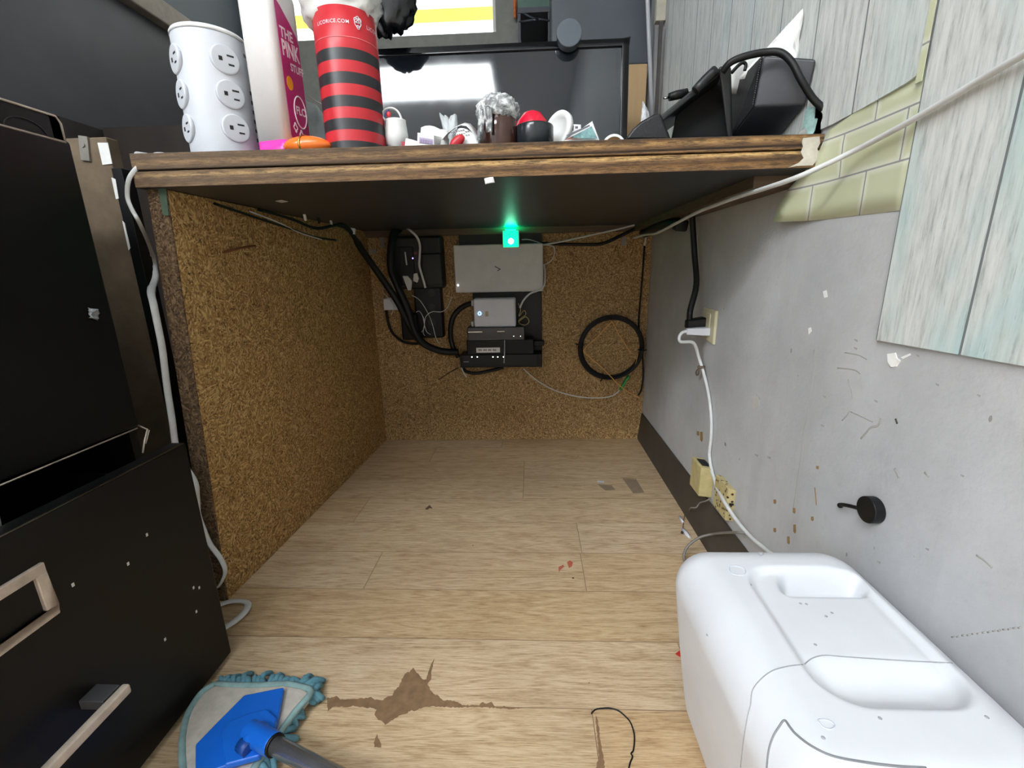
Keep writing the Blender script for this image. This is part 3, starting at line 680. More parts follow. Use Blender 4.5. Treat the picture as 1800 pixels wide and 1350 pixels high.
cable('thin_white_wire', ypath([(731, 549), (737, 547), (743, 556), (746, 570), (750, 583), (757, 588)], 1.308), .0011, WHTC, 'short thin white wire hooked over the power strip front')
cable('thin_white_wire', ypath([(741, 584), (746, 575), (745, 560), (739, 549)], 1.306), .0009, WHTC, 'shortest white wire strand on the power strip')
cable('thin_white_wire', ypath([(673, 503, 1.33), (674, 514, 1.31), (683, 524, 1.298), (692, 538, 1.296), (688, 553, 1.296)], 1.3), .001, WHTC, 'thin white wire draped over the white power brick')
cable('black_lead', ypath([(679, 545), (682, 565), (690, 585), (706, 599), (725, 604), (745, 603)], 1.335), .004, BLKM, 'thin black cord hanging in a loop below the white brick')
cable('thick_black_cable', ypath([(702, 402, 1.335), (692, 412, 1.30), (687, 440, 1.28), (688, 475, 1.272), (700, 505, 1.268), (717, 545, 1.268), (728, 580, 1.272), (745, 604, 1.28), (775, 617, 1.295), (806, 619, 1.30)], 1.28), .0105, BLKM, 'thick black cable bundle dropping from the batten past the battery box to the modem', seg=10)
cable('thick_black_cable', [Vector((-.466, .80, .645)), Vector((-.464, .90, .640)), Vector((-.460, 1.0, .630))]+ypath([(606, 398, 1.10), (640, 445, 1.19), (676, 496, 1.25), (700, 533, 1.262), (713, 560, 1.266), (728, 588, 1.278), (742, 603, 1.295)], 1.2), [.0025, .003, .0035, .006, .009, .0095, .0095, .0095, .0095, .0095], BLKM, 'thick black cable slanting from the counter underside down to the power strip', seg=10)
cable('thin_black_wire', [Vector((-.474, .70, .642)), Vector((-.472, .80, .632)), Vector((-.468, .90, .622)), Vector((-.465, 1.0, .612)), Vector((-.455, 1.08, .61))], .0022, BLKM, 'thin black wire clipped along the top of the left particle board')
cable('thin_white_lead', [Vector((-.470, .78, .640)), Vector((-.468, .86, .630)), Vector((-.466, .93, .617)), Vector((-.462, 1.02, .608))], .0013, WHTC, 'thin white lead twisted with the black wires along the left panel top')
for k, (x, y, lab) in enumerate(((536, 381, 'first'), (560, 386, 'second'), (582, 390, 'third'))):
    q = Y(x, y, .93+.06*k); MB().obox(q, (.004, .006, .014), (.4, 0, .2)).build('wire_clip', [SILVER, BLKM, SILVER][k])
    tag(bpy.data.objects['wire_clip' if k == 0 else 'wire_clip.%03d' % k], lab+' small clip from the front on the wires along the left panel top', 'clip', 'wire clips on the left panel')
m = MB(); q = Y(618, 406, 1.13); m.obox(q, (.018, .006, .014), (0, .15, 0)); tag(m.build('white_tag', WHT, bevel=.001), 'white cable tag on the wires where the left panel meets the underside', 'tag')
m = MB(); a = [Z(x, y, ZU-.0008) for x, y in ((484, 353), (494, 351), (506, 354), (495, 356))]; m.prism(a, (0, 0, -.0006)); tag(m.build('paper_fleck', SILVER), 'pale scrap stuck on the black counter underside', 'scrap')

# cable coil on the right of the back panel
t = thing('cable_coil', 'coil of black cable hung on the back panel beside the wall', 'cable coil', tuple(Y(1073, 670, 1.345)))
cc = Y(1073.5, 612, 1.335); m = MB(); rnd = random.Random(5)
for k in range(7):
    R_ = .0915+.0018*(k % 3)-.002*(k // 3); yy = -.006+.0045*(k//3)+rnd.uniform(-.0015, .0015); ox, oz = rnd.uniform(-.002, .002), rnd.uniform(-.0025, .0025)
    pts = [cc+Vector((ox+R_*math.cos(a*math.pi/20), yy, oz+R_*math.sin(a*math.pi/20))) for a in range(41)]
    m.tube(pts, .0032, 7, 1, False)
m.build('loops', BLKM, t)
for a in (math.radians(172), math.radians(-4), math.radians(-105)):
    q = cc+Vector((.092*math.cos(a), 0, .092*math.sin(a))); d = Vector((math.cos(a), 0, math.sin(a))); m = MB(); m.tube([q-d*.011, q+Vector((0, -.013, 0)), q+d*.014], .002, 6, 3); m.build('twist_tie', BLK, t)
cable('orange_fiber', ypath([(1110, 622), (1086, 585), (1077, 567), (1072, 569), (1050, 592), (1028, 613), (1030, 622), (1060, 648), (1092, 680), (1124, 700)], 1.318), .0014, AMBER, 'thin orange fibre strung across the black cable coil')
t = thing('fiber_coupler', 'green fibre connector joining the white lead under the coil', 'connector', tuple(Y(1097, 674, 1.33)))
m = MB(); m.tube([Y(1106, 660, 1.33), Y(1098, 672, 1.328), Y(1090, 685, 1.328)], .0068, 8, 3, flat=.6); m.build('body', GREENC, t)
m = MB(); m.tube([Y(1121, 622, 1.33), Y(1117, 640, 1.33), Y(1106, 660, 1.33)], .0012, 6); m.build('boot', AMBER, t)
cable('white_fiber_lead', ypath([(1089, 686), (1078, 695), (1060, 699), (1030, 699), (1000, 694), (970, 684), (940, 666), (920, 648)], 1.335), .0018, WHTC, 'white fibre lead sagging from the green connector to the equipment shelf')
t = thing('riser_cable', 'thin black cable with grey upper end running down the right edge of the back panel', 'cable', tuple(Y(1131, 690, 1.345)))
m = MB(); m.tube(ypath([(1140, 392), (1136, 415), (1133, 432)], 1.345), .003, 7, 3); m.build('grey_sleeve', SILVER, t)
m = MB(); m.tube(ypath([(1133, 432), (1128, 500), (1123, 560), (1124, 590), (1129, 620), (1130.5, 660), (1127, 685), (1122, 695)], 1.345), .0027, 7); m.build('lower_run', BLKM, t)

# ================================================================== right wall fittings
t = thing('wall_outlet', 'almond outlet plate on the grey wall with two plugs in it', 'outlet', (WX, .882, .39))
m = MB(); m.hexa([(WX-.006, .850, .3905), (WX, .849, .389), (WX, .914, .397), (WX-.006, .913, .3985), (WX-.006, .850, .4535), (WX, .849, .455), (WX, .914, .455), (WX-.006, .913, .4535)]); m.build('plate', ALMOND, t, bevel=.002)
m = MB(); m.box(WX-.0085, WX-.005, .868, .895, .405, .447); m.build('receptacle', ALMOND, t, bevel=.002)
t = thing('white_power_cord', 'white power cord plugged into the lower outlet and running down behind the appliance', 'power cord', (WX, .88, .41))
m = MB(); m.hexa([(.300, .874, .406), (.342, .866, .404), (.342, .892, .404), (.300, .884, .406), (.300, .874, .418), (.342, .866, .420), (.342, .892, .420), (.300, .884, .418)]); m.build('plug', WHT, t, bevel=.002)
m = MB(); m.tube([(.301, .879, .412), (.293, .879, .410), (.288, .879, .402), (.291, .878, .392)]+xpath([(1219, 603, .318), (1229, 630, .335), (1238, 660, .341), (1245, 690, .343), (1250, 730, .343), (1250, 770, .343), (1247, 800, .343), (1252, 830, .342), (1262, 860, .336), (1275, 885, .330), (1295, 915, .334), (1318, 942, .337), (1345, 965, .337), (1372, 985, .337)], .34), .0032, 8); m.build('cord', WHTC, t)
m = MB(); 
q = X(1233, 648, .338); m.tube([q+Vector((0, -.006, .004)), q+Vector((-.006, 0, .003)), q+Vector((0, .006, .004)), q+Vector((.004, 0, .004)), q+Vector((0, -.006, .004))], .0026, 7)
m.tube([q+Vector((-.004, .003, 0)), q+Vector((-.006, .010, -.008)), q+Vector((-.004, .012, -.016)), q+Vector((-.003, .006, -.012)), q+Vector((-.004, .003, 0))], .0016, 6)
m.build('twist_tie', plain('brown_rubber', C(104, 88, 74), .6), t)
t = thing('black_power_cord', 'black power cord hanging from the counter batten into the outlet', 'power cord', (WX, .9, .43))
m = MB(); m.hexa([(.306, .890, .414), (.341, .884, .416), (.341, .912, .416), (.306, .912, .414), (.306, .890, .432), (.341, .884, .438), (.341, .912, .438), (.306, .912, .432)]); m.build('plug', BLK, t, bevel=.004, seg=3)
m = MB(); m.tube([Vector((.313, .90, .428)), Vector((.312, .90, .45))]+xpath([(1224, 500, .325), (1221, 450, .325), (1218, 400, .32), (1216, 372, .31)], .325), .006, 8); m.build('cord', BLKM, t)
m = MB(); m.tube([(.318, 1.34, .625), (.312, 1.25, .622), (.302, 1.15, .626), (.302, 1.04, .626), (.306, .985, .622)], [.012, .011, .01, .01, .008], 8, 4)
tag(m.build('cable_bundle', BLKM), 'fat black cable bundle along the batten in the back right corner', 'cable')
m = MB(); m.obox((.304, .972, .615), (.026, .022, .022), (.2, .1, 0)); tag(m.build('plug_block', BLK, bevel=.004), 'black plug block on the batten where the black power cord starts', 'plug')
pts = [Vector((.290, 1.33, .612)), Vector((.289, 1.2, .612)), Vector((.287, 1.09, .608)), Vector((.285, 1.0, .612))]
pts += xpath([(1224, 374, .286), (1262, 359, .285), (1300, 345, .285), (1345, 331, .286), (1400, 312, .294), (1452, 289, .318), (1500, 266, .334), (1545, 243, .338), (1600, 213, .338), (1660, 178, .338), (1720, 142, .338), (1800, 95, .336), (1900, 36, .334)], .33)
cable('white_wall_cable', pts, .0036, WHTC, 'long white cable running along the wall past the green tiles to the upper right', flat=.8)

def jack(name, label, y0, y1, z0, z1, d, mat, hollow):
    t = thing(name, label, 'junction box', (WX, (y0+y1)/2, z0), 'surface junction boxes')
    m = MB(); x0 = WX-d
    m.hexa([(x0, y0+.002, z0), (WX, y0, z0-.002), (WX, y1, z0-.002), (x0, y1-.002, z0), (x0, y0+.002, z1), (WX, y0, z1-.004), (WX, y1, z1-.004), (x0, y1-.002, z1)])
    m.build('cover', mat, t, bevel=.0012)
    m = MB()
    if hollow: m.hexa([(x0+.006, y0+.012, z1-.001), (WX-.003, y0+.012, z1-.0035), (WX-.003, y1-.012, z1-.0035), (x0+.006, y1-.012, z1-.001), (x0+.006, y0+.012, z1+.0006), (WX-.003, y0+.012, z1-.0022), (WX-.003, y1-.012, z1-.0022), (x0+.006, y1-.012, z1+.0006)]); m.build('knockout', SLOT, t)
    else: m.box(x0+.004, x0+.011, y0-.0006, y0+.004, z0+.030, z0+.034); m.build('slot', SLOT, t)
    return t
jack('junction_box', 'yellowed wall junction box above the baseboard, open at the top', .800, .855, .100, .161, .025, YELLOWED, True)
jack('junction_box', 'dirt speckled wall junction box beside the yellowed one, behind the white cord', .708, .766, .104, .166, .013, SOILED, False)
cable('grey_wire', xpath([(1249, 876, .340), (1240, 881, .33), (1230, 884, .33), (1224, 892, .325), (1214, 893, .32)], .33)+[Z(1212, 900, .012)], .0014, plain('grey_wire', C(120, 116, 108), .6), 'short dirty grey wire dangling below the junction box')
m = MB(); q = Z(1214, 900, .008); m.ball(q, (.008, .010, .008), 10, 7, fn=lambda d: 1+.4*noise.noise(d*3)); tag(m.build('lint_clump', plain('dark_lint', C(62, 64, 72), .95, 0, .4, 200)), 'dark lint clump at the foot of the baseboard', 'lint')
cable('grey_floor_cable', [X(1311, 937, .336), X(1290, 936, .325)]+[Z(1258, 938, .06), Z(1232, 944, .045), Z(1212, 957, .03), Z(1203, 972, .015), Z(1203, 985, .006), Z(1208, 996, .004), Z(1225, 1006, .004), Z(1250, 1012, .005)], .0024, plain('grey_cord', C(120, 116, 110), .5), 'grey cord looping from the baseboard onto the floor behind the appliance')
t = thing('bumper_knob', 'round black knob with a short stub arm stuck on the grey wall', 'knob', (WX, .42, .28))
m = MB(); m.cyl((.3365, .4205, .2945), (WX, .4205, .2945), .0135, seg=36); m.build('disc', BLK, t, bevel=.0012)
m = MB(); m.tube([X(1508, 893, .3395), X(1492, 889, .3395), X(1479, 887, .3412), X(1475, 888, .346)], .0021, 8, 3); m.build('arm', BLK, t)
m = MB(); m.ball(X(1477, 888.5, .3415), .003, 10, 6); m.build('arm_tip', BLK, t)

# ================================================================== on the floor
def scrap(name, pts, mat, label, z=.0012, h=.0012):
    m = MB(); m.prism([Z(x, y, z) for x, y in pts], (0, 0, h)); return tag(m.build(name, mat), label, 'scrap')
scrap('paper_scrap', [(1050, 845), (1062, 846), (1062, 849), (1050, 848)], WHT, 'small bright white scrap on the floor planks near the back right')
scrap('red_scrap', [(1187, 1150), (1195, 1144), (1206, 1140), (1206, 1152), (1196, 1155)], REDD, 'red scrap on the floor against the side of the white appliance')
cable('plastic_tip', [Z(1194, 908, .003), Z(1201, 919, .003)], .0026, WHT, 'short white plastic sliver on the floor by the baseboard', 'plastic bit', res=1)
t = thing('plastic_nozzle', 'white plastic nozzle lying on the floor near the grey cord', 'plastic bit', tuple(Z(1207, 938, .0)))
m = MB(); m.tube([Z(1200, 930, .004), Z(1208, 940, .004), Z(1213, 946, .003)], [.0035, .0042, .002], 8, 2, False); m.build('barrel', WHT, t)
m = MB(); m.tube([Z(1203, 906, .003), Z(1201, 920, .004), Z(1200, 931, .004)], .0009, 6); m.build('wire', plain('copper_brown', C(110, 70, 56), .5), t)
m = MB(); q = Z(1199, 936, .003); m.ball(q, .003, 8, 6); m.build('dark_tip', SLOT, t)
cable('black_string', [Z(x, y, .0012) for x, y in crop([(1312, 375), (1330, 358), (1360, 353), (1390, 352), (1425, 362), (1455, 385), (1480, 415), (1496, 470), (1492, 530), (1482, 545), (1488, 560), (1478, 585), (1470, 620)], 500, 1100, 2.432)], .0009, BLKM, 'curved black string lying on the floor near the bottom edge', 'string')
m = MB(); q = Z(686, 768, .006); m.ball(q+Vector((.004, -.006, 0)), (.014, .006, .007), 10, 6, fn=lambda d: 1+.4*noise.noise(d*4)); tag(m.build('lint_clump', plain('grey_lint', C(92, 88, 86), .95, 0, .3, 200)), 'grey lint clump in the back left floor corner', 'lint')

# ---- white appliance
ap = thing('portable_appliance', 'white rounded plastic appliance with a carry recess standing beside the wall', 'appliance', (.25, .32, 0))
AX0, AX1, AY0, AY1, AZ, AR = .148, .343, .180, .452, .242, .042
def sdr(x, y, cx, cy, hx, hy, r):
    qx, qy = abs(x-cx)-hx+r, abs(y-cy)-hy+r
    return math.hypot(max(qx, 0), max(qy, 0))+min(max(qx, qy), 0)-r
def sst(t): t = max(0, min(1, t)); return t*t*(3-2*t)
def aval(x, y):
    cx = .2635-(.40-y)*.03
    s = sdr(x, y, cx, .326, .058, .077, .034)
    d = .0060*sst(-s/.009)
    d += .009*sst((.302-y)/.03)*sst(-s/.022)
    s2 = sdr(x, y, .278+(y-.38)*.35, .381, .043, .0175, .014)
    return d+.017*sst(-s2/.013)
def appliance():
    nx, ny, nz = 104, 140, 70; m = MB(); idx = {}; vs = []
    cx, cy, cz = (AX0+AX1)/2, (AY0+AY1)/2, AZ/2; hx, hy, hz = (AX1-AX0)/2, (AY1-AY0)/2, AZ/2
    def vert(i, j, k):
        if (i, j, k) in idx: return idx[i, j, k]
        p = Vector(((2*i/nx-1)*hx, (2*j/ny-1)*hy, (2*k/nz-1)*hz)); q = Vector([max(-h+AR, min(h-AR, c)) for c, h in zip(p, (hx, hy, hz))])
        d = p-q
        if d.length > 1e-9: p = q+d.normalized()*AR
        z = p.z+cz; x = cx+p.x*(1-.17*max(0, 1-z/AZ)**1.5); y = cy+p.y
        x += .017*(1-z/AZ)
        if z > AZ-.004: z -= aval(x, y)
        idx[i, j, k] = len(vs); vs.append((x, y, z)); return idx[i, j, k]
    fs = []
    for k in (0, nz):
        for i in range(nx):
            for j in range(ny): fs.append((vert(i, j, k), vert(i+1, j, k), vert(i+1, j+1, k), vert(i, j+1, k)))
    for j in (0, ny):
        for i in range(nx):
            for k in range(nz): fs.append((vert(i, j, k), vert(i+1, j, k), vert(i+1, j, k+1), vert(i, j, k+1)))
    for i in (0, nx):
        for j in range(ny):
            for k in range(nz): fs.append((vert(i, j, k), vert(i, j+1, k), vert(i, j+1, k+1), vert(i, j, k+1)))
    return m.add(vs, fs, 0, True)
am = appliance(); abody = am.build('housing', APPL, ap)
from mathutils.bvhtree import BVHTree
abv = BVHTree.FromPolygons([tuple(v) for v in am.v], am.f)
def on_app(px, py, lift=.0):
    d = (CR*((px-900)/F)-CU*((py-675)/F)+CF).normalized(); h = abv.ray_cast(Vector((0, 0, CH)), d)
    return None if h[0] is None else h[0]-d*lift
SEAMG = plain('seam_shadow_gap', C(150, 151, 154), .7)
def app_line(name, pts, r, mat=SEAMG):
    q = []; P = [Vector(p) for p in ([pts[-2]]+pts+[pts[1]] if pts[0] == pts[-1] else [pts[0]]+pts+[pts[-1]])]
    for i in range(1, len(P)-2):
        a, b, c, d = P[i-1:i+3]
        for k in range(6):
            u = k/6; q.append(.5*((2*b)+(c-a)*u+(2*a-5*b+4*c-d)*u*u+(3*b-a-3*c+d)*u**3))
    q = [on_app(p[0], p[1]) for p in q+[P[-2]]]; q = [p for p in q if p is not None]
    if len(q) > 2: m = MB(); m.tube(q, r, 6, 1, False); m.build(name, mat, ap)
app_line('seam', crop([(680, 690), (720, 660), (780, 645), (880, 652), (1000, 660), (1150, 670), (1300, 678), (1450, 685)], 1180, 930, 2.903), .0005)
app_line('seam', crop([(670, 692), (600, 700), (520, 722), (460, 765), (415, 825), (405, 900), (390, 960), (370, 1080), (355, 1215)], 1180, 930, 2.903), .0005)
app_line('front_door_gap', crop([(488, 1219), (498, 1130), (520, 1060), (550, 1010), (578, 976), (605, 1010), (640, 1050), (720, 1110), (830, 1160), (1000, 1192), (1150, 1210), (1300, 1219)], 1180, 930, 2.903), .0008, plain('door_gap', C(120, 122, 126), .7))
SPOT = plain('dirt_spot', C(160, 161, 165), .6)
DROP = plain('smudge_ring', C(196, 199, 212), .5)
for pts in ([(296, 195), (330, 188), (375, 205), (370, 232), (310, 228), (296, 195)], [(750, 975), (800, 975), (832, 1000), (818, 1020), (778, 1012), (750, 975)], [(445, 122), (458, 116), (470, 126), (458, 136), (445, 122)]):
    app_line('smudge_mark', crop(pts, 1180, 930, 2.903), .00055, DROP)
for x, y in ((775, 1065), (1065, 965), (1610, 960), (820, 428), (735, 590), (405, 285), (185, 540), (660, 380), (690, 383), (790, 445), (1640, 845)):
    q = on_app(*crop([(x, y)], 1180, 930, 2.903)[0])
    if q is not None: MB().ball(q, (.0014, .0014, .0004), 8, 5).build('dirt_spot', SPOT, ap)

# ---- mop
mp_ = thing('mop', 'blue headed dust mop with teal fringe and steel pole lying by the file cabinet', 'mop', tuple(Z(440, 1280, 0)))
pad = [(378, 1203), (440, 1206), (500, 1203), (530, 1208), (547, 1217), (520, 1250), (494, 1286), (470, 1318), (450, 1345), (425, 1385), (380, 1420), (332, 1395), (322, 1350), (321, 1297), (330, 1258), (343, 1234), (358, 1215)]
def flatz(pts, z): return [Vector((max(p.x, -.433), p.y, p.z)) for p in (Z(x, y, z) for x, y in pts)]
m = MB(); m.prism(flatz(pad, .022), (0, 0, -.014)); m.build('pad', PADF, mp_, bevel=.004, seg=2)
m = MB(); 
bp_ = flatz(pad, .020); m.tube(bp_+[bp_[0]], .0042, 7, 3); m.build('binding', TEALD, mp_)
plate = [(429, 1221), (499, 1207), (492, 1245), (484, 1283), (466, 1318), (430, 1334), (394, 1347), (343, 1365), (343, 1308), (385, 1265)]
m = MB(); m.prism(flatz(plate, .030), (0, 0, -.0085)); m.build('blue_plate', BLUE, mp_, bevel=.002)
inner = [(440, 1252), (470, 1245), (486, 1262), (478, 1300), (455, 1328), (395, 1344), (390, 1300), (388, 1285), (400, 1268)]
m = MB(); m.prism(flatz(inner, .036), (0, 0, -.008)); m.build('raised_deck', BLUE, mp_, bevel=.002)
m = MB(); m.tube([Z(424, 1308, .040), Z(438, 1318, .040)], .0075, 12, 2, False); m.build('pivot_pin', plain('dark_blue_plastic', C(20, 66, 140), .4), mp_)
J = Z(450, 1292, .042); K = Z(482, 1309, .046); dirp = (Z(566, 1353, .056)-K).normalized()
m = MB(); m.tube([J-dirp*.012, K], .0120, 14, 2, False); m.build('socket', BLUE, mp_, bevel=.001)
m = MB(); m.ball(J, (.014, .014, .011), 14, 8); m.build('knuckle', BLUE, mp_)
m = MB(); m.tube([K-dirp*.002, K+dirp*.003], .0112, 16, 1, False); m.build('black_collar', BLK, mp_)
m = MB(); m.tube([K, K+dirp*.40], .0092, 18, 1, False); m.build('pole', CHROME, mp_)
rnd = random.Random(11)
def strand(a, d, L, r):
    m = MB(); d = d.normalized(); s = d.cross(Vector((0, 0, 1))); b = a+d*L*.5+Vector((0, 0, .004))+s*rnd.uniform(-.004, .004); e = a+d*L+Vector((0, 0, -a.z+r+.001))+s*rnd.uniform(-.006, .006)
    m.tube([a, b, e], [r*.9, r, r, r*.8], 7, 3); return m.build('fringe_strand', [TEALF], mp_)
cen = Z(430, 1300, .012); edge = flatz(pad, .012); n_ = len(edge)
for i in range(n_):
    a, b = edge[i], edge[(i+1) % n_]; steps = max(2, int((b-a).length/.0044))
    if i in (10, 11, 12): continue
    for k in range(steps):
        p = a.lerp(b, (k+rnd.random()*.6)/steps)
        if p.x < -.415: continue
        d = (p-cen); d.z = 0
        strand(p, Vector((d.x+rnd.uniform(-.03, .03), d.y+rnd.uniform(-.03, .03), 0)), rnd.uniform(.009, .026), rnd.uniform(.0032, .0042))

# ================================================================== left: file cabinet and what stands beside it
fc = thing('file_cabinet', 'black metal file cabinet with its lower drawer pulled out, left of the counter', 'cabinet', (-.75, .35, 0))
m = MB(); CX0, CX1, CY0, CY1 = -1.02, -.53, .06, .543
m.box(CX0, CX1, CY0, CY0+.012, 0, .715); m.box(CX0, CX1, CY1-.012, CY1, 0, .715); m.box(CX0, CX1, CY0, CY1, .690, .715); m.box(CX0, CX0+.01, CY0, CY1, 0, .715); m.box(CX0, CX1, CY0, CY1, .0, .012); m.box(CX0, CX1, CY0+.012, CY1-.012, .345, .352)
m.build('body', BLKMETAL, fc)
uf = MB(); uf.box(-.545, -.518, CY0+.006, CY1-.006, .348, .688); uf = uf.build('drawer_front', BLKMETAL, fc, bevel=.003)
t1 = X(0, 173, -.5175); t2 = X(105, 205, -.5175)
m = MB(); m.tube([Vector((-.5285, CY0, .714)), Vector((-.5285, CY1-.006, .714)), Vector((-.529, CY1-.001, .708)), Vector((-.53, CY1, .69))], .0012, 6, 1, False); m.build('worn_rim', STEELW, fc)
a = X(103, 268, -.5175); m = MB(); m.tube([Vector((-.5178, CY0+.01, .6855)), Vector((-.5178, CY1-.012, .6855))], .0011, 6, 1, False); m.build('worn_edge', STEELW, fc)
rc = X(46, 222, -.529); m = MB(); m.tube([Vector((-.5297, rc.y+.021*math.cos(k*math.pi/14), .690+.0+.012*math.sin(k*math.pi/14))) for k in range(29)], .0009, 6, 1, False); m.build('lock_ring', SLOT, fc)
ld = MB(); DX, DY1 = -.44, .513
ld.box(DX-.02, DX, CY0+.006, DY1, .008, .334); ld = ld.build('drawer_front', BLKMETAL, fc, bevel=.0025)
m = MB(); m.box(-.98, DX-.02, DY1-.022, DY1-.018, .03, .30); m.box(-.98, DX-.02, CY0+.02, CY0+.024, .03, .30); m.box(-.98, DX-.02, CY0+.02, DY1-.018, .03, .034); m.build('drawer_box', BLKMETAL, fc)
m = MB(); m.tube([Vector((DX-.001, CY0+.01, .3335)), Vector((DX-.001, DY1-.003, .3335))], .0009, 6, 1, False); m.build('worn_edge', STEEL, ld)
hy0, hy1, hz0, hz1, w = .225, .3285, .2405, .2945, .0095
m = MB()
for bx in ((hy0, hy1, hz1-w, hz1), (hy0, hy1, hz0, hz0+w), (hy1-w, hy1, hz0+w, hz1-w), (hy0, hy0+w, hz0+w, hz1-w)): m.box(DX-.001, DX+.0035, bx[0], bx[1], bx[2], bx[3])
m.build('label_holder', STEELW, ld, bevel=.001)
m = MB(); 
m.box(DX+.026, DX+.034, .16, .342, .134, .1445); m.build('handle_bar', STEELW, ld, bevel=.002)
m = MB(); m.box(DX-.001, DX+.024, .322, .341, .1335, .144); m.build('handle_post', plain('dull_steel', C(92, 92, 94), .5, .5), ld, bevel=.001)
for x, y in ((128, 1028), (340, 1033), (350, 1033), (290, 1124), (225, 991), (258, 940), (345, 1075)):
    q = X(x, y, DX); MB().box(q.x, q.x+.0004, q.y-.0012, q.y+.0012, q.z-.0018, q.z+.0018).build('paint_chip', SILVER, ld)
m = MB(); m.tube([X(243, 748, -.525), X(259, 755, -.505), X(254, 775, -.505), X(251, 796, -.505)], .0011, 6, 1, False); m.tube([X(262, 756, -.505), X(256, 780, -.505)], .0009, 6, 1, False); m.build('slide_catch', STEELW, fc)
m = MB(); m.tube([Vector((-.518, .30, .345)), Vector((-.516, .53, .347))], .0009, 6, 1, False); m.build('rail_edge', STEELW, fc)
m = MB(); a = X(165, 552, -.5165); m.sheet(a+Vector((0, -.007, -.004)), a+Vector((0, .003, -.008)), a+Vector((0, .007, .003)), a+Vector((0, -.004, .008)), (.003, 0, 0), 7, th=.001, seed=3, crump=.003); tag(m.build('foil_scrap', plain('foil', C(150, 152, 156), .4, .3, .35, 120)), 'crumpled pale scrap stuck on the black upper drawer', 'scrap')
m = MB(); m.sheet((-.478, .29, .29), (-.478, .335, .30), (-.465, .330, .343), (-.465, .316, .336), (.004, 0, 0), 6); tag(m.build('paper_sheet', PAPER), 'white paper edge poking out of the open lower drawer', 'paper')
t = thing('hardboard_panel', 'brown board standing on edge between the file cabinet and the counter', 'board', (-.63, .69, 0))
HB = plain('hardboard_brown', C(112, 96, 77), .8, 0, .25, 22)
m = MB(); m.box(-.672, -.602, .68, .70, 0, .732); m.build('panel', HB, t, bevel=.002)
a = Y(149, 261, .6785); m = MB(); m.obox(a, (.013, .003, .032), (0, .15, 0)); m.cyl(a+Vector((0, -.001, .004)), a+Vector((0, -.003, .004)), .003, seg=10); m.build('bracket', brk, t)
m = MB(); m.prism([Y(x, y, .6795) for x, y in ((172, 251), (190, 251), (198, 288), (181, 290))], (0, -.0008, 0)); m.build('sticker_or_glint', PAPER, t)
t = thing('black_post', 'narrow black metal strip with pale painted glints, standing beside the brown board', 'post', (-.592, .685, 0))
m = MB(); m.box(-.6015, -.586, .676, .696, 0, .69); m.build('strip', BLK, t, bevel=.001)
for p_ in (((200, 312), (207, 315), (213, 349), (208, 350)), ((219, 388), (223, 392), (233, 436), (230, 440))):
    m = MB(); m.prism([Y(x, y, .6755)+Vector((-.003, 0, 0)) for x, y in p_], (0, -.0008, 0)); m.build('sticker_or_glint', PAPER, t)  # pale patches stand in for glints on the black metal
pts = ypath([(262, 262), (248, 264), (238, 283), (228, 312), (224, 345), (232, 368), (243, 388), (258, 420, .66), (270, 455, .70), (274, 485, .68), (266, 512, .625), (270, 535), (276, 565), (285, 610), (290, 650), (295, 690), (303, 740), (310, 790), (322, 815), (343, 848), (347, 880), (349, 905), (358, 930), (370, 957), (388, 982), (396, 1003), (390, 1022), (383, 1032)], .605)
for i in range(3): pts[i].y = .64-.012*i
cable('white_flat_cable', pts, [.0026]*8+[.0036, .0045, .0055, .0055, .0055, .0055, .0055, .0055, .0055, .0055, .0055, .0052, .0050, .0048, .0046, .0044, .0044, .0044, .0044, .0042], WHTC, 'white flat cord running down the outside of the left particle board panel', flat=.35, ref=(0, 1, 0))
cable('white_cord_loop', [Z(375, 1068, .014), Z(398, 1059, .010), Z(418, 1056, .008), Z(432, 1058, .008), Z(436, 1064, .007), Z(430, 1076, .007), Z(415, 1090, .007), Z(398, 1101, .007), Z(380, 1112, .007)], .0054, WHTC, 'loop of white flat cord lying on the floor at the cabinet corner', flat=.4)

# ================================================================== on the counter
DZ = .6925
tw = thing('power_tower', 'white cylindrical outlet tower at the left end of the counter', 'power tower', (-.436, .692, DZ))
TR, TH = .0445, .157
m = MB(); m.lathe([(TR-.004, 0), (TR-.001, .002), (TR, .006), (TR, TH-.006), (TR-.0005, TH-.004)], (-.436, .692, DZ), 64); m.build('body', WHT, tw)
m = MB(); m.lathe([(TR+.0006, TH-.004), (TR+.0006, TH-.001), (TR-.001, TH+.0015), (TR-.006, TH+.003), (0.002, TH+.004)], (-.436, .692, DZ), 64); m.build('cap', plain('bright_white', C(238, 238, 238), .35), tw)
for ang in (-38, -128):
    ra = math.radians(ang); nrm = Vector((math.cos(ra), math.sin(ra), 0)); tan = Vector((-math.sin(ra), math.cos(ra), 0))
    for z in (.039, .080, .121):
        c = Vector((-.436, .692, DZ+z))+nrm*(TR-.003)
        m = MB(); Mx = Matrix((tan, Vector((0, 0, 1)), nrm)).transposed()
        m.lathe([(.0176, 0), (.0176, .0036), (.0169, .0046), (.0155, .0048), (.0005, .0048)], c, 36, M=Mx)
        so = m.build('socket', WHT, tw)
        f = c+nrm*.0049; m = MB()
        for dx, dz, wx, wz in ((.0068, .0052, .0085, .0021), (.0068, -.0052, .0070, .0021)):
            q = f+tan*dx*.9+Vector((0, 0, dz)); m.obox(q, (.0005, wx, wz), (0, 0, ra))
        q = f-tan*.0062; m.obox(q, (.0005, .0044, .0050), (0, 0, ra)); m.build('slots', SLOT, so)
m = MB()
for k in range(6):
    ra = math.radians(12); nrm = Vector((math.cos(ra), math.sin(ra), 0)); m.obox(Vector((-.436, .692, DZ+.032+k*.012))+nrm*TR, (.0012, .012, .0045), (0, 0, ra))
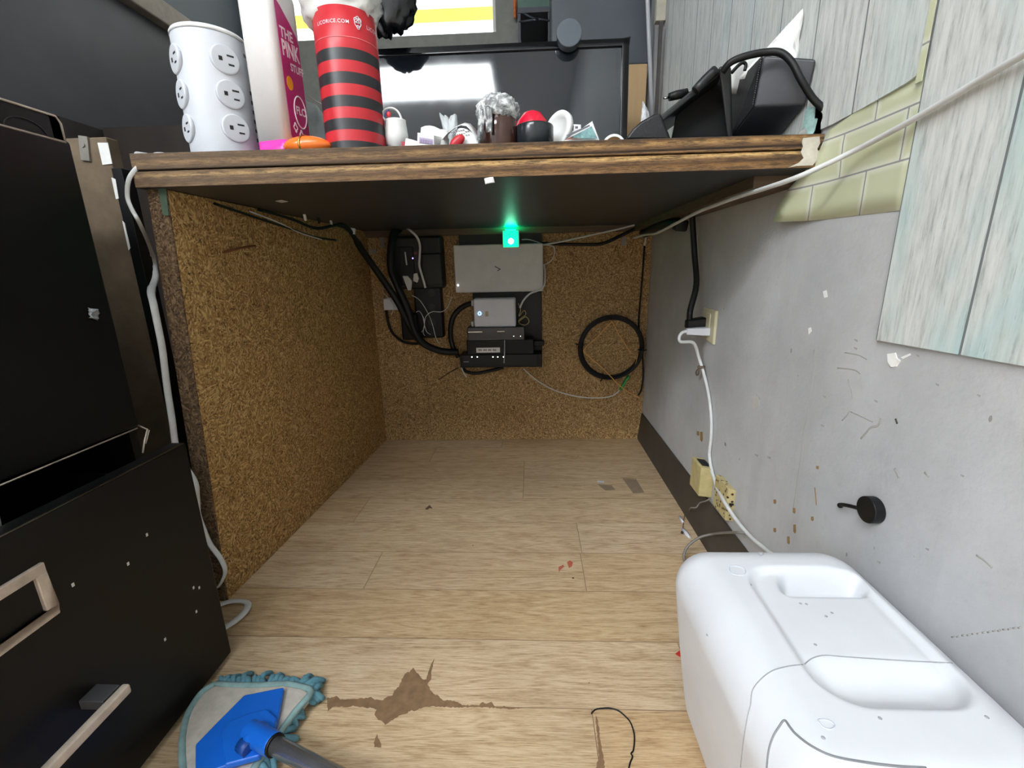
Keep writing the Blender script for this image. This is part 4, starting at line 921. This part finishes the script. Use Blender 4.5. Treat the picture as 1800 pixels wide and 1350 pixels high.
m.build('usb_ports', SLOT, tw)
m = MB()
for k in range(5):
    ra = math.radians(2+k*3.2); nrm = Vector((math.cos(ra), math.sin(ra), 0)); m.obox(Vector((-.436, .692, DZ+.137))+nrm*TR, (.0008, .0020, .004), (0, 0, ra))
m.build('faint_lettering', GREYM, tw)
m = MB(); m.tube([(-.484, .678, DZ+.006), (-.497, .668, DZ+.006)], .0052, 10, 2, False); m.build('cord_grip', WHT, tw)
m = MB(); m.tube([(-.495, .669, DZ+.006), (-.507, .652, DZ+.0045), (-.512, .633, DZ+.003), (-.514, .622, DZ+.002)], .0042, 8, 4, flat=.6); m.build('cord', WHTC, tw)

bt = thing('cleaner_bottle', 'tall milky bottle with magenta label and a little pink liquid at the bottom', 'bottle', (-.345, .685, DZ))
A_, B_ = Vector((-.3795, .669, 0)), Vector((-.3295, .657, 0)); ab = (B_-A_); nv_ = Vector((-ab.y, ab.x, 0)).normalized(); D_ = .056
def ring(z, k=0, inset=.010):
    c = (A_+B_)/2+nv_*D_/2; ux = ab.normalized(); hx, hy = ab.length/2-k, D_/2-k; r = max(.002, inset-k); out = []
    for sx, sy, a0 in ((1, 1, 0), (-1, 1, 90), (-1, -1, 180), (1, -1, 270)):
        for q in range(5):
            a = math.radians(a0+q*22.5); out.append(c+ux*(sx*(hx-r)+r*math.cos(a))+nv_*(sy*(hy-r)+r*math.sin(a))+Vector((0, 0, DZ+z)))
    return out
m = MB(); m.rings([ring(0, .003), ring(.003, 0), ring(.0225, 0)]); m.build('pink_liquid', PINKL, bt)
m = MB(); m.rings([ring(.0225, 0), ring(.20, 0), ring(.215, .004), ring(.232, .014), ring(.24, .016, .02), ring(.262, .016, .02)]); m.build('body', BOTTLE, bt)
uB = nv_; oB = B_+ab.normalized()*.0006
def on_lab(u, z, l=0): return oB+uB*u+ab.normalized()*(.0002+l)+Vector((0, 0, DZ+z))
lab = [(.0105, .030), (.0125, .027), (.046, .030), (.0475, .034), (.0475, .150), (.044, .158), (.034, .170), (.020, .184), (.012, .190), (.0105, .188)]
m = MB(); m.prism([on_lab(u, z) for u, z in lab], ab.normalized()*.0005); lb = m.build('label', MAGENTA, bt)
LW = plain('label_white', C(236, 224, 232), .45)
def lab_text(txt, size, u, z, sx=1): MB().text(txt, size, lambda x, y, _: on_lab(u+x*sx, z+y, .0007), bold=.03).build('lettering', LW, lb, normals=False)
lab_text('THE', .017, .0135, .148, .75); lab_text('PINK', .026, .0135, .127, .55); lab_text('STUFF', .013, .0255, .112, .7)
m = MB(); m.prism([on_lab(.020+.0058*math.cos(k*math.pi/10), .095+.0085*math.sin(k*math.pi/10), .0006) for k in range(20)], ab.normalized()*.0003); m.build('orange_badge', plain('badge_orange', C(240, 166, 40), .4), lb)
m = MB(); m.tube([on_lab(.034+.0115*math.cos(k*math.pi/12), .063+.020*math.sin(k*math.pi/12), .0005) for k in range(25)], .0010, 6, 1, False); m.build('round_badge', LW, lb)
lab_text('FLO', .014, .0255, .060, .8); 
for fu, fz in ((.0205, .041), (.031, .034)):
    m = MB(); m.tube([on_lab(fu+(.0028+.0008*math.cos(k*math.pi/3))*math.cos(k*math.pi/12), fz+(.0050+.0012*math.cos(k*math.pi/3))*math.sin(k*math.pi/12), .0005) for k in range(25)], .0008, 6, 1, False); m.build('flower_mark', LW, lb)

og = thing('orange_case', 'glossy orange oval case with a gold band between bottle and striped can', 'case', (-.296, .662, DZ))
m = MB(); oc = Y(540, 245.5, .660); oc.z = DZ+.0125
m.ball(oc, (.0305, .018, .0128), 28, 14, fn=lambda d: 1+.10*(1-abs(d.z))*abs(d.x)); m.build('shell', ORANGE, og)
m = MB(); pts = [oc+Vector((-.001+.003*math.cos(a), .0183*math.cos(a), .0130*math.sin(a))) for a in [k*math.pi/16 for k in range(33)]]; m.tube(pts, .0010, 6, 1, False, flat=1.5, ref=(1, 0, 0)); m.build('gold_band', GOLD, og)
m = MB(); m.sheet(Y(524, 262, .74), Y(578, 262, .76), Y(575, 208, .77), Y(528, 168, .75), (.0, .01, .004), 8, seed=3, crump=.006); tag(m.build('crinkled_sheet', PAPERG), 'pale teal crinkled sheet leaning behind the bottle', 'sheet')
cable('thin_stick', [Y(522, 158, .735), Y(578, 190, .74), Y(600, 203, .75)], .0007, SILVER, 'thin silver stick behind the pale teal sheet', 'stick', res=1)

can = thing('candy_can', 'tall red and black striped can with lettering, stuffed with a white bag', 'can', (-.245, .690, DZ))
KR, KX, KY = .0405, -.245, .690
levels = [(0, .0025, 0)]+[(.0025+.01345*k, .0025+.01345*(k+1), 1-(k % 2)) for k in range(9)]+[(.0025+.01345*9, .170, 0)]
m = MB()
for z0, z1, mi in levels: m.lathe([(KR, z0), (KR, z1)], (KX, KY, DZ), 64, mi=mi, cap=False)
m.lathe([(KR, .170), (KR-.001, .1705), (KR-.002, .168), (KR-.002, .02)], (KX, KY, DZ), 64, mi=2, cap=False)
m.build('body', [RED, BLACKP, WHT], can)
m = MB(); m.lathe([(KR+.0003, .1350), (KR+.0003, .1362)], (KX, KY, DZ), 64, cap=True); m.build('rim_line', plain('pale_red', C(222, 110, 116), .4), can)
face = math.atan2(-KY, -KX)
def can_text(txt, size, a0, z):
    MB().text(txt, size, lambda x, y, _: Vector((KX+(KR+.0006)*math.cos(a0+x/KR), KY+(KR+.0006)*math.sin(a0+x/KR), DZ+z+y)), bold=.004, gap=1.12).build('lettering', LW, can, normals=False)
can_text('LICORICE.COM', .0058, face-math.radians(54), .150); can_text('LICORICE.COM', .0066, face+math.radians(40), .150)
def on_can(u, z): a = face+math.radians(23)+u/KR; return Vector((KX+(KR+.0006)*math.cos(a), KY+(KR+.0006)*math.sin(a), DZ+.153+z))
m = MB(); 
for cx_, cz_, r_ in ((0, 0, .0042), (-.0026, .003, .002), (.0026, .003, .002), (0, .005, .0018), (0, -.0048, .0018)):
    m.tube([on_can(cx_+r_*math.cos(k*math.pi/8), cz_+r_*1.15*math.sin(k*math.pi/8)) for k in range(17)], .00055, 5, 1, False)
m.tube([on_can(-.003, 0), on_can(.003, 0)], .0005, 5, 1); m.build('emblem', LW, can)
def crinkle(c, r, seed, k=.22, fr=2.6, seg=40, n=24):
    m = MB()
    def fn(d): 
        q = d*fr+Vector((seed, 0, seed*.3)); return 1+k*(1-2*abs(noise.noise(q)))*.8+.06*noise.noise(q*3.1)
    return m.ball(c, r, seg, n, fn=fn)
m = crinkle(Vector((KX-.004, KY, DZ+.188)), (.047, .036, .036), 4.0, .25, 2.4); bagM = plain('white_film', C(222, 221, 218), .35, 0, .08, 60)
wb_ = tag(m.build('plastic_bag', bagM), 'crumpled white plastic bag bulging out of the striped can', 'bag')
m = MB()
for k in range(7):
    for j in range(5):
        if rnd.random() < .75:
            x = KX+.004+j*.0062; m.obox((x, KY-.0405+.001*abs(j-2), DZ+.181+k*.0048), (.0048, .0012, .0016), (0, 0, 0))
m.build('printed_lines', INK, wb_)

# small clutter along the front edge
t = thing('paper_tub', 'small white paper tub with an arched handle right of the striped can', 'tub', tuple(Y(694, 250, .70))[:2]+(DZ,))
a, b_ = Y(678, 212, .70), Y(713, 212, .70); c = (a+b_)/2; r_ = (b_.x-a.x)/2
m = MB(); h0 = c.z-DZ
m.lathe([(r_*.45, 0), (r_*.5, h0*.28), (r_*1.05, h0*.40), (r_*1.12, h0*.62), (r_*.98, h0*.97), (r_, h0), (r_*.9, h0-.001), (r_*.85, h0*.5)], (c.x, c.y, DZ), 28); m.build('body', PAPER, t)
m = MB(); m.tube(ypath([(679, 213), (673, 205), (675, 196), (684, 191), (694, 192), (702, 200), (707, 212)], .695), .0042, 8, 4, flat=.35); m.build('handle', PAPER, t)
m = MB(); m.tube(ypath([(676, 206), (678, 198), (684, 193)], .689), .0011, 6); m.build('blue_stripe', plain('blue_print', C(60, 80, 150), .6), t)
m = MB(); m.ball(Y(683, 201, .688), (.0035, .001, .004), 8, 6); m.build('red_print', RED, t)
m = MB(); ybox(m, 704, 236, 713, 262, .676, .68); tag(m.build('red_strip', plain('dull_red_card', C(170, 60, 70), .6)), 'dark red strip standing beside the foot of the white paper tub', 'strip')
bpy.data.objects['red_strip'].location.z = DZ
def hexpx(lo, hi, y, d): return [Y(x, q, y) for x, q in lo]+[]
t = thing('printed_box', 'small white printed carton with purple print lying in front of the monitor', 'carton', tuple(Y(750, 250, .67))[:2]+(DZ,))
m = MB(); a = [Y(733, 262, .668), Y(763, 264, .668), Y(763, 238, .668), Y(734, 233, .668)]
d = Vector((.012, .05, .0)); m.hexa([a[0], a[1], a[1]+d, a[0]+d, a[3], a[2], a[2]+d+Vector((.0, 0, .008)), a[3]+d+Vector((0, 0, .010))])
zz = min(v.z for v in m.v)
for v in m.v:
    if v.z < DZ+.004: v.z = DZ
m.build('carton', PAPER, t)
m = MB(); m.prism([Y(x, y, .6675) for x, y in ((737, 241), (761, 245), (761, 254), (737, 251))], (0, -.0004, 0)); m.build('purple_print', plain('lilac_print', C(178, 166, 192), .7), t)
m = MB()
for k in range(5): q = Y(740+k*4.4, 247.5+k*.75, .6668); m.obox(q, (.0026, .0004, .0042), (0, .15, 0))
m.build('faint_print', plain('mauve_print', C(150, 132, 162), .7), t)
m = MB(); m.sheet(Y(762, 262, .69), Y(790, 262, .69), Y(786, 230, .70), Y(762, 235, .70), (0, -.003, .003), 6); tag(m.build('folded_slip', PAPER), 'pale folded paper slip between the carton and the curled receipt', 'paper')
t = thing('curled_receipt', 'curled white receipt with faint print arching over a red wrapper', 'receipt', tuple(Y(808, 250, .70))[:2]+(DZ,))
pr = [(776, 246), (786, 234), (799, 224), (810, 219.5), (820, 221), (828, 229), (836, 241), (843, 256)]
m = MB(); vs = []
for x, y in pr:
    p = Y(x, y, .675); p2 = Y(x+7, y-4, .72); vs += [p, p2]
n2 = len(pr); fs = [(2*i, 2*i+2, 2*i+3, 2*i+1) for i in range(n2-1)]; m.add(vs, fs, 0, True); ro = m.build('strip', PAPER, t); sm = ro.modifiers.new('s', 'SOLIDIFY'); sm.thickness = .0006
m = MB(); m.sheet(Y(790, 262, .674), Y(846, 262, .674), Y(836, 240, .674), Y(806, 226, .674), (0, 0, .004), 6); m.build('front_flap', PAPER, t)
m = MB()
for k in range(8):
    q = Y(794+k*4.2, 233-k*.9+(k > 5)*4, .6735); m.obox(q, (.0026, .0004, .0010), (0, .15, 0)); q = Y(796+k*4.0, 238-k*.7+(k > 5)*4, .6735); m.obox(q, (.0022, .0004, .0008), (0, .15, 0))
m.build('faint_print', INK, t)
m = MB(); m.ball(Y(803, 244, .668), (.0125, .005, .0068), 14, 8, M=Euler((0, -.65, 0)).to_matrix(), fn=lambda d: 1+.15*noise.noise(d*3)); o = m.build('red_wrapper', RED); tag(o, 'shiny red wrapper under the curled receipt', 'wrapper'); o.location.z = max(DZ, o.location.z-.004)
FILM = glassy('clear_film', (.92, .95, .96, 1), .55, .15)
m = MB(); m.sheet(Y(783, 262, .74), Y(806, 262, .74), Y(803, 202, .745), Y(790, 206, .745), (.0, -.006, 0), 6, seed=1, crump=.004); m.sheet(Y(782, 240, .742), Y(795, 232, .742), Y(788, 206, .746), Y(772, 200, .746), (0, -.004, 0), 6, seed=5, crump=.004)
tag(m.build('clear_film', FILM), 'clear plastic film scrap standing up behind the curled receipt', 'plastic film')
m = MB(); m.sheet(Y(711, 262, .668), Y(735, 262, .668), Y(742, 252, .675), Y(713, 243, .675), (0, 0, .001), 5); tag(m.build('paper_scrap', PAPER), 'torn white paper bit between the paper tub and the carton', 'scrap')
m = MB(); m.sheet(Y(736, 262, .70), Y(776, 262, .70), Y(781, 232, .71), Y(740, 224, .71), (0, -.004, .004), 5); tag(m.build('white_card', PAPER), 'white card standing behind the purple printed carton', 'card')

jar = thing('brown_jar', 'brown glass jar under a crumpled clear bag in front of the monitor', 'jar', tuple(Y(876, 250, .70))[:2]+(DZ,))
a, b_ = Y(843, 235, .70), Y(909, 235, .70); jc = (a+b_)/2; jr = (b_.x-a.x)/2
ht = Y(876, 206, .70).z-DZ
m = MB(); m.lathe([(jr-.003, 0), (jr, .003), (jr, ht*.93), (jr-.003, ht), (jr-.006, ht)], (jc.x, jc.y, DZ), 36); m.build('glass', plain('brown_glass', C(70, 40, 32), .12, 0, .3, 30, spec=.7), jar)
def bagm():
    t = NT('crinkled_clear_film').p(.22, 0, .6); v = t.coords(); f = t.noise(v, 55, 5, .7, 1.5)
    t.base(t.ramp(f, [(.3, C(74, 78, 80)), (.48, C(150, 153, 154)), (.58, C(232, 233, 233))])); t.bump(f, .8, .004); return t.m
BAGF = bagm()
m = crinkle(Vector((jc.x, jc.y, DZ+ht+.006)), (jr*1.03, jr*1.03, .020), 9.0, .22, 3.0)
m.sheet(Y(838, 246, .668), Y(846, 250, .668), Y(856, 192, .672), Y(842, 192, .672), (0, -.003, 0), 6, seed=2, crump=.004)
m.sheet(Y(855, 233, .665), Y(865, 233, .665), Y(866, 188, .670), Y(850, 186, .670), (0, -.003, 0), 6, seed=7, crump=.004)
m.tube([Y(853, 190, .69), Y(856, 182, .69), Y(862, 185, .69), Y(866, 190, .69)], .003, 6, 3)
tag(m.build('clear_bag', BAGF), 'crumpled clear plastic bag draped over the brown jar', 'bag')
a, b_ = Y(907, 235, .70), Y(973, 235, .70); jc2 = (a+b_)/2; jr2 = (b_.x-a.x)/2; ht2 = Y(940, 209, .67).z-DZ
m = MB(); m.lathe([(jr2, 0), (jr2, ht2-.003), (jr2-.0008, ht2-.001), (jr2-.003, ht2), (.002, ht2)], (jc2.x, jc2.y, DZ), 40); o = m.build('black_jar', plain('gloss_black_lid', C(38, 42, 46), .18, 0, .08, 20)); tag(o, 'glossy black round jar in front of the red dome', 'jar')
rc_ = Y(936, 222, .78); a, b_ = Y(904, 215, .78), Y(967, 215, .78); rr = (b_.x-a.x)/2
m = MB(); top_ = Y(936, 185, .755).z; m.lathe([(rr*.9, 0), (rr, (top_-DZ)*.45), (rr*.97, (top_-DZ)*.62), (rr*.8, (top_-DZ)*.82), (rr*.5, (top_-DZ)*.95), (rr*.2, (top_-DZ)*.995), (.001, top_-DZ)], ((a.x+b_.x)/2, .78, DZ), 32)
tag(m.build('red_dome', plain('gloss_red', C(228, 30, 60), .22, 0, .1, 24)), 'glossy red domed lid peeking up behind the black jar', 'lid')
lid = thing('white_disc', 'white round plastic lid leaning on edge right of the black jar', 'lid', tuple(Y(985, 250, .70))[:2]+(DZ,))
lc = Y(981, 228, .72); ln = Vector((-.72, -.68, .18)).normalized(); u_ = Vector((0, 0, 1)); u_ = (u_-ln*u_.dot(ln)).normalized(); w_ = u_.cross(ln); Ml = Matrix((w_, u_, ln)).transposed()
m = MB(); R1 = .0255; m.lathe([(R1, -.004), (R1, .002), (R1-.001, .003), (R1*.7, .003), (R1*.66, .001), (.001, .001)], lc, 36, M=Ml); m.build('disc', PAPER, lid)
def card(name, pts, y, label, stripes, mat=PAPER):
    t = thing(name, label, 'card', tuple(Y(pts[0][0], pts[0][1], y))[:2]+(DZ,))
    m = MB(); m.prism([Y(x, q, y+i*.004) for i, (x, q) in enumerate(pts)], (0, .0012, 0)); m.build('card', mat, t)
    for k, (pp, mt) in enumerate(stripes):
        m = MB(); m.prism([Y(x, q, y-.0006) for x, q in pp], (0, -.0003, 0)); m.build('print', mt, t)
    return t
TEALP = plain('teal_print', C(120, 160, 160), .6, 0, .5, 90); REDP = plain('brick_print', C(160, 96, 84), .6, 0, .3, 90)
card('photo_card', [(976, 258), (1058, 258), (1041, 213)], .69, 'white bordered photo card lying tilted right of the white lid', [([(1000, 243), (1050, 243), (1040, 222)], TEALP), ([(992, 246), (1022, 243), (1020, 233)], REDP), ([(995, 238), (1036, 219), (1037, 222), (1000, 240)], INK)])
card('price_card', [(998, 250), (1022, 250), (1021, 219), (1000, 218)], .74, 'small black and white printed card behind the photo card', [([(1001, 221), (1009, 221), (1008, 230), (1001, 230)], BLACKP), ([(1011, 222), (1016, 222), (1016, 226), (1011, 226)], INK)])
rl = thing('paper_roll', 'white paper roll with a tan core lying at the right of the photo card', 'paper roll', tuple(Y(1080, 250, .68))[:2]+(DZ,))
m = MB(); a = Y(1058, 243, .74); b_ = Y(1101, 243, .74); rrr = (b_.x-a.x)/2*.98; cR = Vector(((a.x+b_.x)/2, .74, DZ+rrr))
Mr = Matrix((Vector((1, 0, 0)), Vector((0, 0, 1)), Vector((.25, 1, 0)).normalized())).transposed()
m.lathe([(rrr*.80, 0), (rrr, 0), (rrr, .05), (rrr*.80, .05)], cR, 36, M=Mr, cap=False); m.build('paper', PAPER, rl)
m = MB(); m.lathe([(rrr*.80, .0005), (rrr*.80, .049), (.001, .049)], cR, 36, M=Mr, cap=False); m.build('core', plain('card_tan', C(214, 190, 150), .8), rl)
rl.location.z = DZ
m = MB(); m.sheet(Y(1122, 250, .84), Y(1142, 250, .84), Y(1141, 200, .845), Y(1130, 177, .845), (0, -.003, 0), 5, seed=2, crump=.003); tag(m.build('foil_packet', plain('printed_foil', C(196, 198, 200), .5, 0, .3, 120)), 'pointed silver printed packet standing before the tan board', 'packet')

# black gear at the right end
ls = thing('leather_case', 'black leather case propped open like an easel at the right of the counter', 'case', tuple(Y(1210, 240, .68))[:2]+(DZ,))
p1, p2 = Y(1268, 118, .668), Y(1128, 232, .668)
m = MB(); dd = (p2-p1).normalized(); nn_ = Vector((-dd.z, 0, dd.x))
if nn_.z < 0: nn_ = -nn_
a0, a1 = p1, p2; th = .0065
m.hexa([a1-nn_*th, a0-nn_*th, a0-nn_*th+Vector((.012, .075, -.008)), a1-nn_*th+Vector((.012, .075, .0)), a1+nn_*th*.2, a0+nn_*th*.2, a0+nn_*th*.2+Vector((.012, .075, -.008)), a1+nn_*th*.2+Vector((.012, .075, 0))]); m.build('sloped_panel', LEATHER, ls, bevel=.002)
m = MB(); m.hexa([Y(1278, 243, .672), Y(1288, 243, .672), Y(1288, 243, .70), Y(1278, 243, .70), Y(1263, 117, .66), Y(1285, 116, .66), Y(1285, 116, .69), Y(1263, 117, .69)])
m.v = [Vector((v.x, v.y, max(v.z, DZ))) for v in m.v]; m.build('strut', LEATHER, ls, bevel=.003)
m = MB(); m.prism([Y(x, y, .70) for x, y in ((1266, 135), (1280, 250), (1180, 250), (1190, 200))], (0, .004, 0)); m.v = [Vector((v.x, v.y, max(v.z, DZ))) for v in m.v]; m.build('inner_flap', plain('black_suede', C(18, 18, 19), .9), ls)
m = MB(); m.tube([Y(1258, 123, .664), Y(1240, 140, .664), Y(1222, 160, .664)], .006, 8, 2); m.build('stitched_loop', LEATHER, ls)
m = MB(); m.hull([Y(x, y, .655) for x, y in ((1097, 246), (1112, 226), (1125, 214), (1150, 200), (1161, 199), (1163, 214), (1180, 246))]+[Y(x, y, .70) for x, y in ((1110, 240), (1150, 205), (1162, 206), (1175, 246))])
m.v = [Vector((v.x, v.y, max(v.z, DZ))) for v in m.v]; tag(m.build('black_pouch', LEATHER, bevel=.004, seg=3), 'low black leather pouch at the foot of the propped case', 'pouch')
sp = thing('speaker_box', 'charcoal box with a mesh side leaning on the counter next to the wall', 'box', tuple(Y(1380, 240, .70))[:2]+(DZ,))
FA = [Y(1342, 97, .655), Y(1453, 103, .625), Y(1436, 182, .635), Y(1326, 187, .66)]
FB = [Y(1286, 240, .70), Y(1398, 238, .69)]; FC = [Y(1283, 160, .76), Y(1300, 240, .78), Y(1425, 120, .75), Y(1420, 240, .78)]
pts = FA+FB+FC; pts = [Vector((min(p.x, .342), p.y, max(p.z, DZ))) for p in pts]
m = MB(); m.hull(pts); m.build('case', BOXDK, sp, bevel=.003, seg=3)
m = MB(); m.hull([Vector((p.x-.0014, p.y-.0006, max(p.z, DZ))) for p in (pts[0], pts[3], pts[4], pts[6])]+[Vector((p.x-.0002, p.y+.0006, max(p.z, DZ))) for p in (pts[0], pts[3], pts[4], pts[6])]); m.build('mesh_side', SPK_MESH, sp)
m = MB()
for k in range(22):
    q = pts[0].lerp(pts[3], (k+.6)/22.5)+Vector((.0005, -.0016, 0)); m.ball(q-Vector((.0035, 0, 0)), .0006, 6, 4)
m.build('stitch_row', GREYM, sp)
cable('black_lead', [Y(1270, 126, .652), Y(1284, 110, .645), Y(1310, 99, .640), Y(1345, 92, .635), Y(1372, 93, .628), Y(1392, 110, .618), Y(1408, 140, .612), Y(1428, 172, .610), Y(1448, 192, .606), Y(1460, 208, .604), Y(1455, 225, .604), Y(1443, 232, .612)], .0042, BLKM, 'black cord draped over the charcoal box and round its right end')
cable('wire_hook', [Y(1286, 128, .68), Y(1297, 116, .68), Y(1306, 110, .68), Y(1311, 114, .68), Y(1309, 124, .68)], .0022, BLKM, 'short dark curl of cable behind the case strut')
jk = thing('audio_plug', 'black plug with a metal tip pointing left above the propped case', 'plug', tuple(Y(1190, 172, .69)))
m = MB(); m.tube([Y(1176, 171, .69), Y(1190, 167, .69), Y(1208, 163, .69)], [.0050, .0058, .0055, .0042], 12, 2, False); m.build('grip', BLK, jk)
m = MB(); m.tube([Y(1166, 173, .69), Y(1177, 171, .69)], [.0012, .0016], 8, 1, False); m.build('tip', STEEL, jk)
m = MB(); m.tube([Y(1206, 164, .69), Y(1225, 162, .705), Y(1250, 150, .72), Y(1262, 140, .71)], .002, 6); m.build('lead', BLKM, jk)
m = MB(); m.sheet(Y(1296, 140, .705), Y(1404, 132, .676), Y(1405, 60, .672), Y(1411, 15, .668), (0, -.004, 0), 8, seed=4, crump=.003); tag(m.build('bent_paper', PAPER), 'white paper with a sharp folded corner standing behind the charcoal box', 'paper')
m = MB(); m.sheet(Y(1368, 120, .668), Y(1402, 118, .662), Y(1398, 82, .664), Y(1384, 66, .668), (0, -.004, 0), 6, seed=8, crump=.004); tag(m.build('torn_paper', PAPER), 'smaller torn white paper against the folded one', 'paper')
m = MB(); m.sheet(Y(1278, 165, .71), Y(1320, 165, .74), Y(1338, 100, .74), Y(1285, 110, .71), (0, 0, 0), 4); tag(m.build('white_backing_card', PAPER), 'white card behind the strut and the cord', 'card')
m = MB(); m.sheet(Y(1405, 250, .625), Y(1462, 250, .60), Y(1470, 205, .60), Y(1418, 188, .63), (0, -.003, .002), 6, seed=6, crump=.003)
m.v = [Vector((min(v.x, .343), v.y, v.z)) for v in m.v]
tag(m.build('banknote', plain('banknote_teal', C(158, 192, 186), .7, 0, .35, 70)), 'teal and white banknote curled at the right counter corner', 'banknote')
m = MB(); m.sheet(Y(1395, 252, .622), Y(1428, 252, .62), Y(1425, 212, .625), Y(1404, 232, .625), (0, -.002, 0), 5, seed=2, crump=.002); tag(m.build('grey_receipt', plain('grey_receipt', C(140, 140, 136), .7, 0, .4, 150)), 'grey printed receipt under the right end of the charcoal box', 'receipt')

# ---- monitor
tv = thing('monitor', 'large glossy black monitor standing across the back of the counter', 'monitor', (-.105, 1.2, DZ))
MX0, MX1, MZ0, MZ1, TILT = -.46, .2335, DZ+.022, 1.047, math.radians(4.1)
def tvp(x, d, z): return Vector((x, 1.19+d+(z-MZ0)*math.tan(TILT), z))
def tvbox(m, x0, x1, d0, d1, z0, z1): return m.hexa([tvp(x0, d0, z0), tvp(x1, d0, z0), tvp(x1, d1, z0), tvp(x0, d1, z0), tvp(x0, d0, z1), tvp(x1, d0, z1), tvp(x1, d1, z1), tvp(x0, d1, z1)])
m = MB(); tvbox(m, MX0, MX1, .004, .045, MZ0, MZ1); m.build('rear_shell', TVBLK, tv, bevel=.004)
m = MB(); bz = .017
for q in ((MX0, MX1, MZ1-bz, MZ1), (MX0, MX1, MZ0, MZ0+.022), (MX0, MX0+bz, MZ0, MZ1), (MX1-bz, MX1, MZ0, MZ1)): tvbox(m, q[0], q[1], -.004, .005, q[2], q[3])
m.build('bezel', TVBLK, tv, bevel=.002)
m = MB(); tvbox(m, MX0+bz, MX1-bz, .001, .004, MZ0+.022, MZ1-bz); m.build('screen', SCREEN, tv)
m = MB(); m.box(-.2, .0, 1.15, 1.30, DZ, DZ+.012); m.box(-.13, -.07, 1.20, 1.235, DZ+.01, MZ0+.06); m.build('stand', TVBLK, tv, bevel=.003)
q = Y(1001, 57, 1.180); m = MB(); m.cyl(q+Vector((0, .0, 0)), q+Vector((0, .028, .0)), .0285, seg=40); o = m.build('round_sensor', plain('slate_disc', C(92, 100, 108), .25, 0, .05, 10), bevel=.002); o.parent = tv; o.location = o.location-tv.location
# hanging black bundle
hb = thing('hanging_bundle', 'crumpled black plastic bundle hanging on a cord above the monitor', 'bundle', tuple(Y(680, 44, 1.14)))
c = Y(678, -4, 1.14); m = crinkle(c, (.055, .030, .062), 2.0, .35, 2.8); m.build('film', plain('black_film', C(16, 17, 20), .22, 0, .3, 60, spec=.6), hb)
m = MB(); m.cyl(c+Vector((0, 0, .04)), (c.x, c.y, 2.35), .003, seg=8); m.build('cord', BLKM, hb)

# ---- beyond the counter
g = thing('green_stand', 'green topped folding stand with dark crossed legs, right of the window', 'stand', tuple(Y(940, 60, 1.66))[:2]+(0,))
YG = 1.66
a, b_ = Y(910, 17, YG), Y(968, 14, YG); m = MB(); m.box(a.x, b_.x+.003, YG, YG+.18, a.z, a.z+.16); m.build('green_top', plain('dark_green', C(62, 96, 84), .5), g, bevel=.003)
GF = plain('dark_frame', C(52, 56, 66), .5)
m = MB(); m.box(a.x, b_.x+.003, YG-.006, YG+.19, a.z-.012, a.z+.002); m.build('frame_rail', GF, g)
for xx in (a.x+.004, b_.x-.004):
    for yy in (YG, YG+.17):
        m = MB(); m.box(xx-.0045, xx+.0045, yy-.004, yy+.005, 0, a.z-.01); m.build('leg', GF, g)
m = MB(); m.tube([Y(914, 20, YG-.002), Y(930, 29, YG-.002), Y(948, 36, YG-.002)], .004, 6, 1, False); m.tube([Y(912, 39, YG-.002), Y(948, 34, YG-.002), Y(966, 37, YG-.002)], .004, 6, 1, False); m.build('brace', GF, g)
m = MB(); m.sheet(Y(902, -8, 1.885), Y(909, -8, 1.885), Y(908, 33, 1.885), Y(903, 34, 1.885), (0, -.008, 0), 8, th=.003, seed=3, crump=.006); tag(m.build('orange_rag', plain('orange_cloth', C(226, 128, 72), .8, 0, .3, 90)), 'orange rag hanging on the grey wall beside the window', 'rag')
dc = Y(970, 60, 1.5); d2 = Y(1142, 110, 1.5)
tag(MB().box(dc.x, .346, 1.5, 1.9, d2.z-.002, 1.95).build('wall_cabinet', plain('slate_cabinet', C(74, 80, 88), .45, 0, .12, 5), bevel=.003), 'dark slate wall cabinet hanging above and behind the monitor', 'cabinet')
a = Y(1106, 113, 1.47); tag(MB().box(a.x-.12, .336, 1.47, 1.484, 0, a.z).build('tan_board', plain('tan_plywood', C(190, 160, 118), .7, 0, .12, 14, (1, 1, .2)), bevel=.001), 'tan plywood board behind the right end of the monitor', 'board')
m = MB(); a, b_ = Y(1138, -10, 1.43), Y(1146, 200, 1.43); dv = (b_-a)/(a.z-b_.z); m.cyl(b_+dv*(b_.z-.693-.0), a-dv*.9, .0058, seg=14)
tag(m.build('white_pipe', WHT), 'thin white pipe rising behind the counter in the right corner', 'pipe')
m = MB(); a = X(1160, 40, .335); m.box(.322, WX, a.y-.01, a.y+.012, a.z, a.z+.8); rail = tag(m.build('beige_channel', plain('beige_profile', C(176, 172, 156), .5), bevel=.002), 'beige channel running up the right wall corner', 'channel')
m = MB(); a, b_ = X(1162, 42, .330), X(1158, 195, .330); m.box(.326, .334, a.y-.004, a.y+.004, DZ, a.z+.004); tag(m.build('dark_rod', plain('dark_rod', C(62, 58, 58), .5)), 'thin dark rod standing under the beige channel', 'rod')
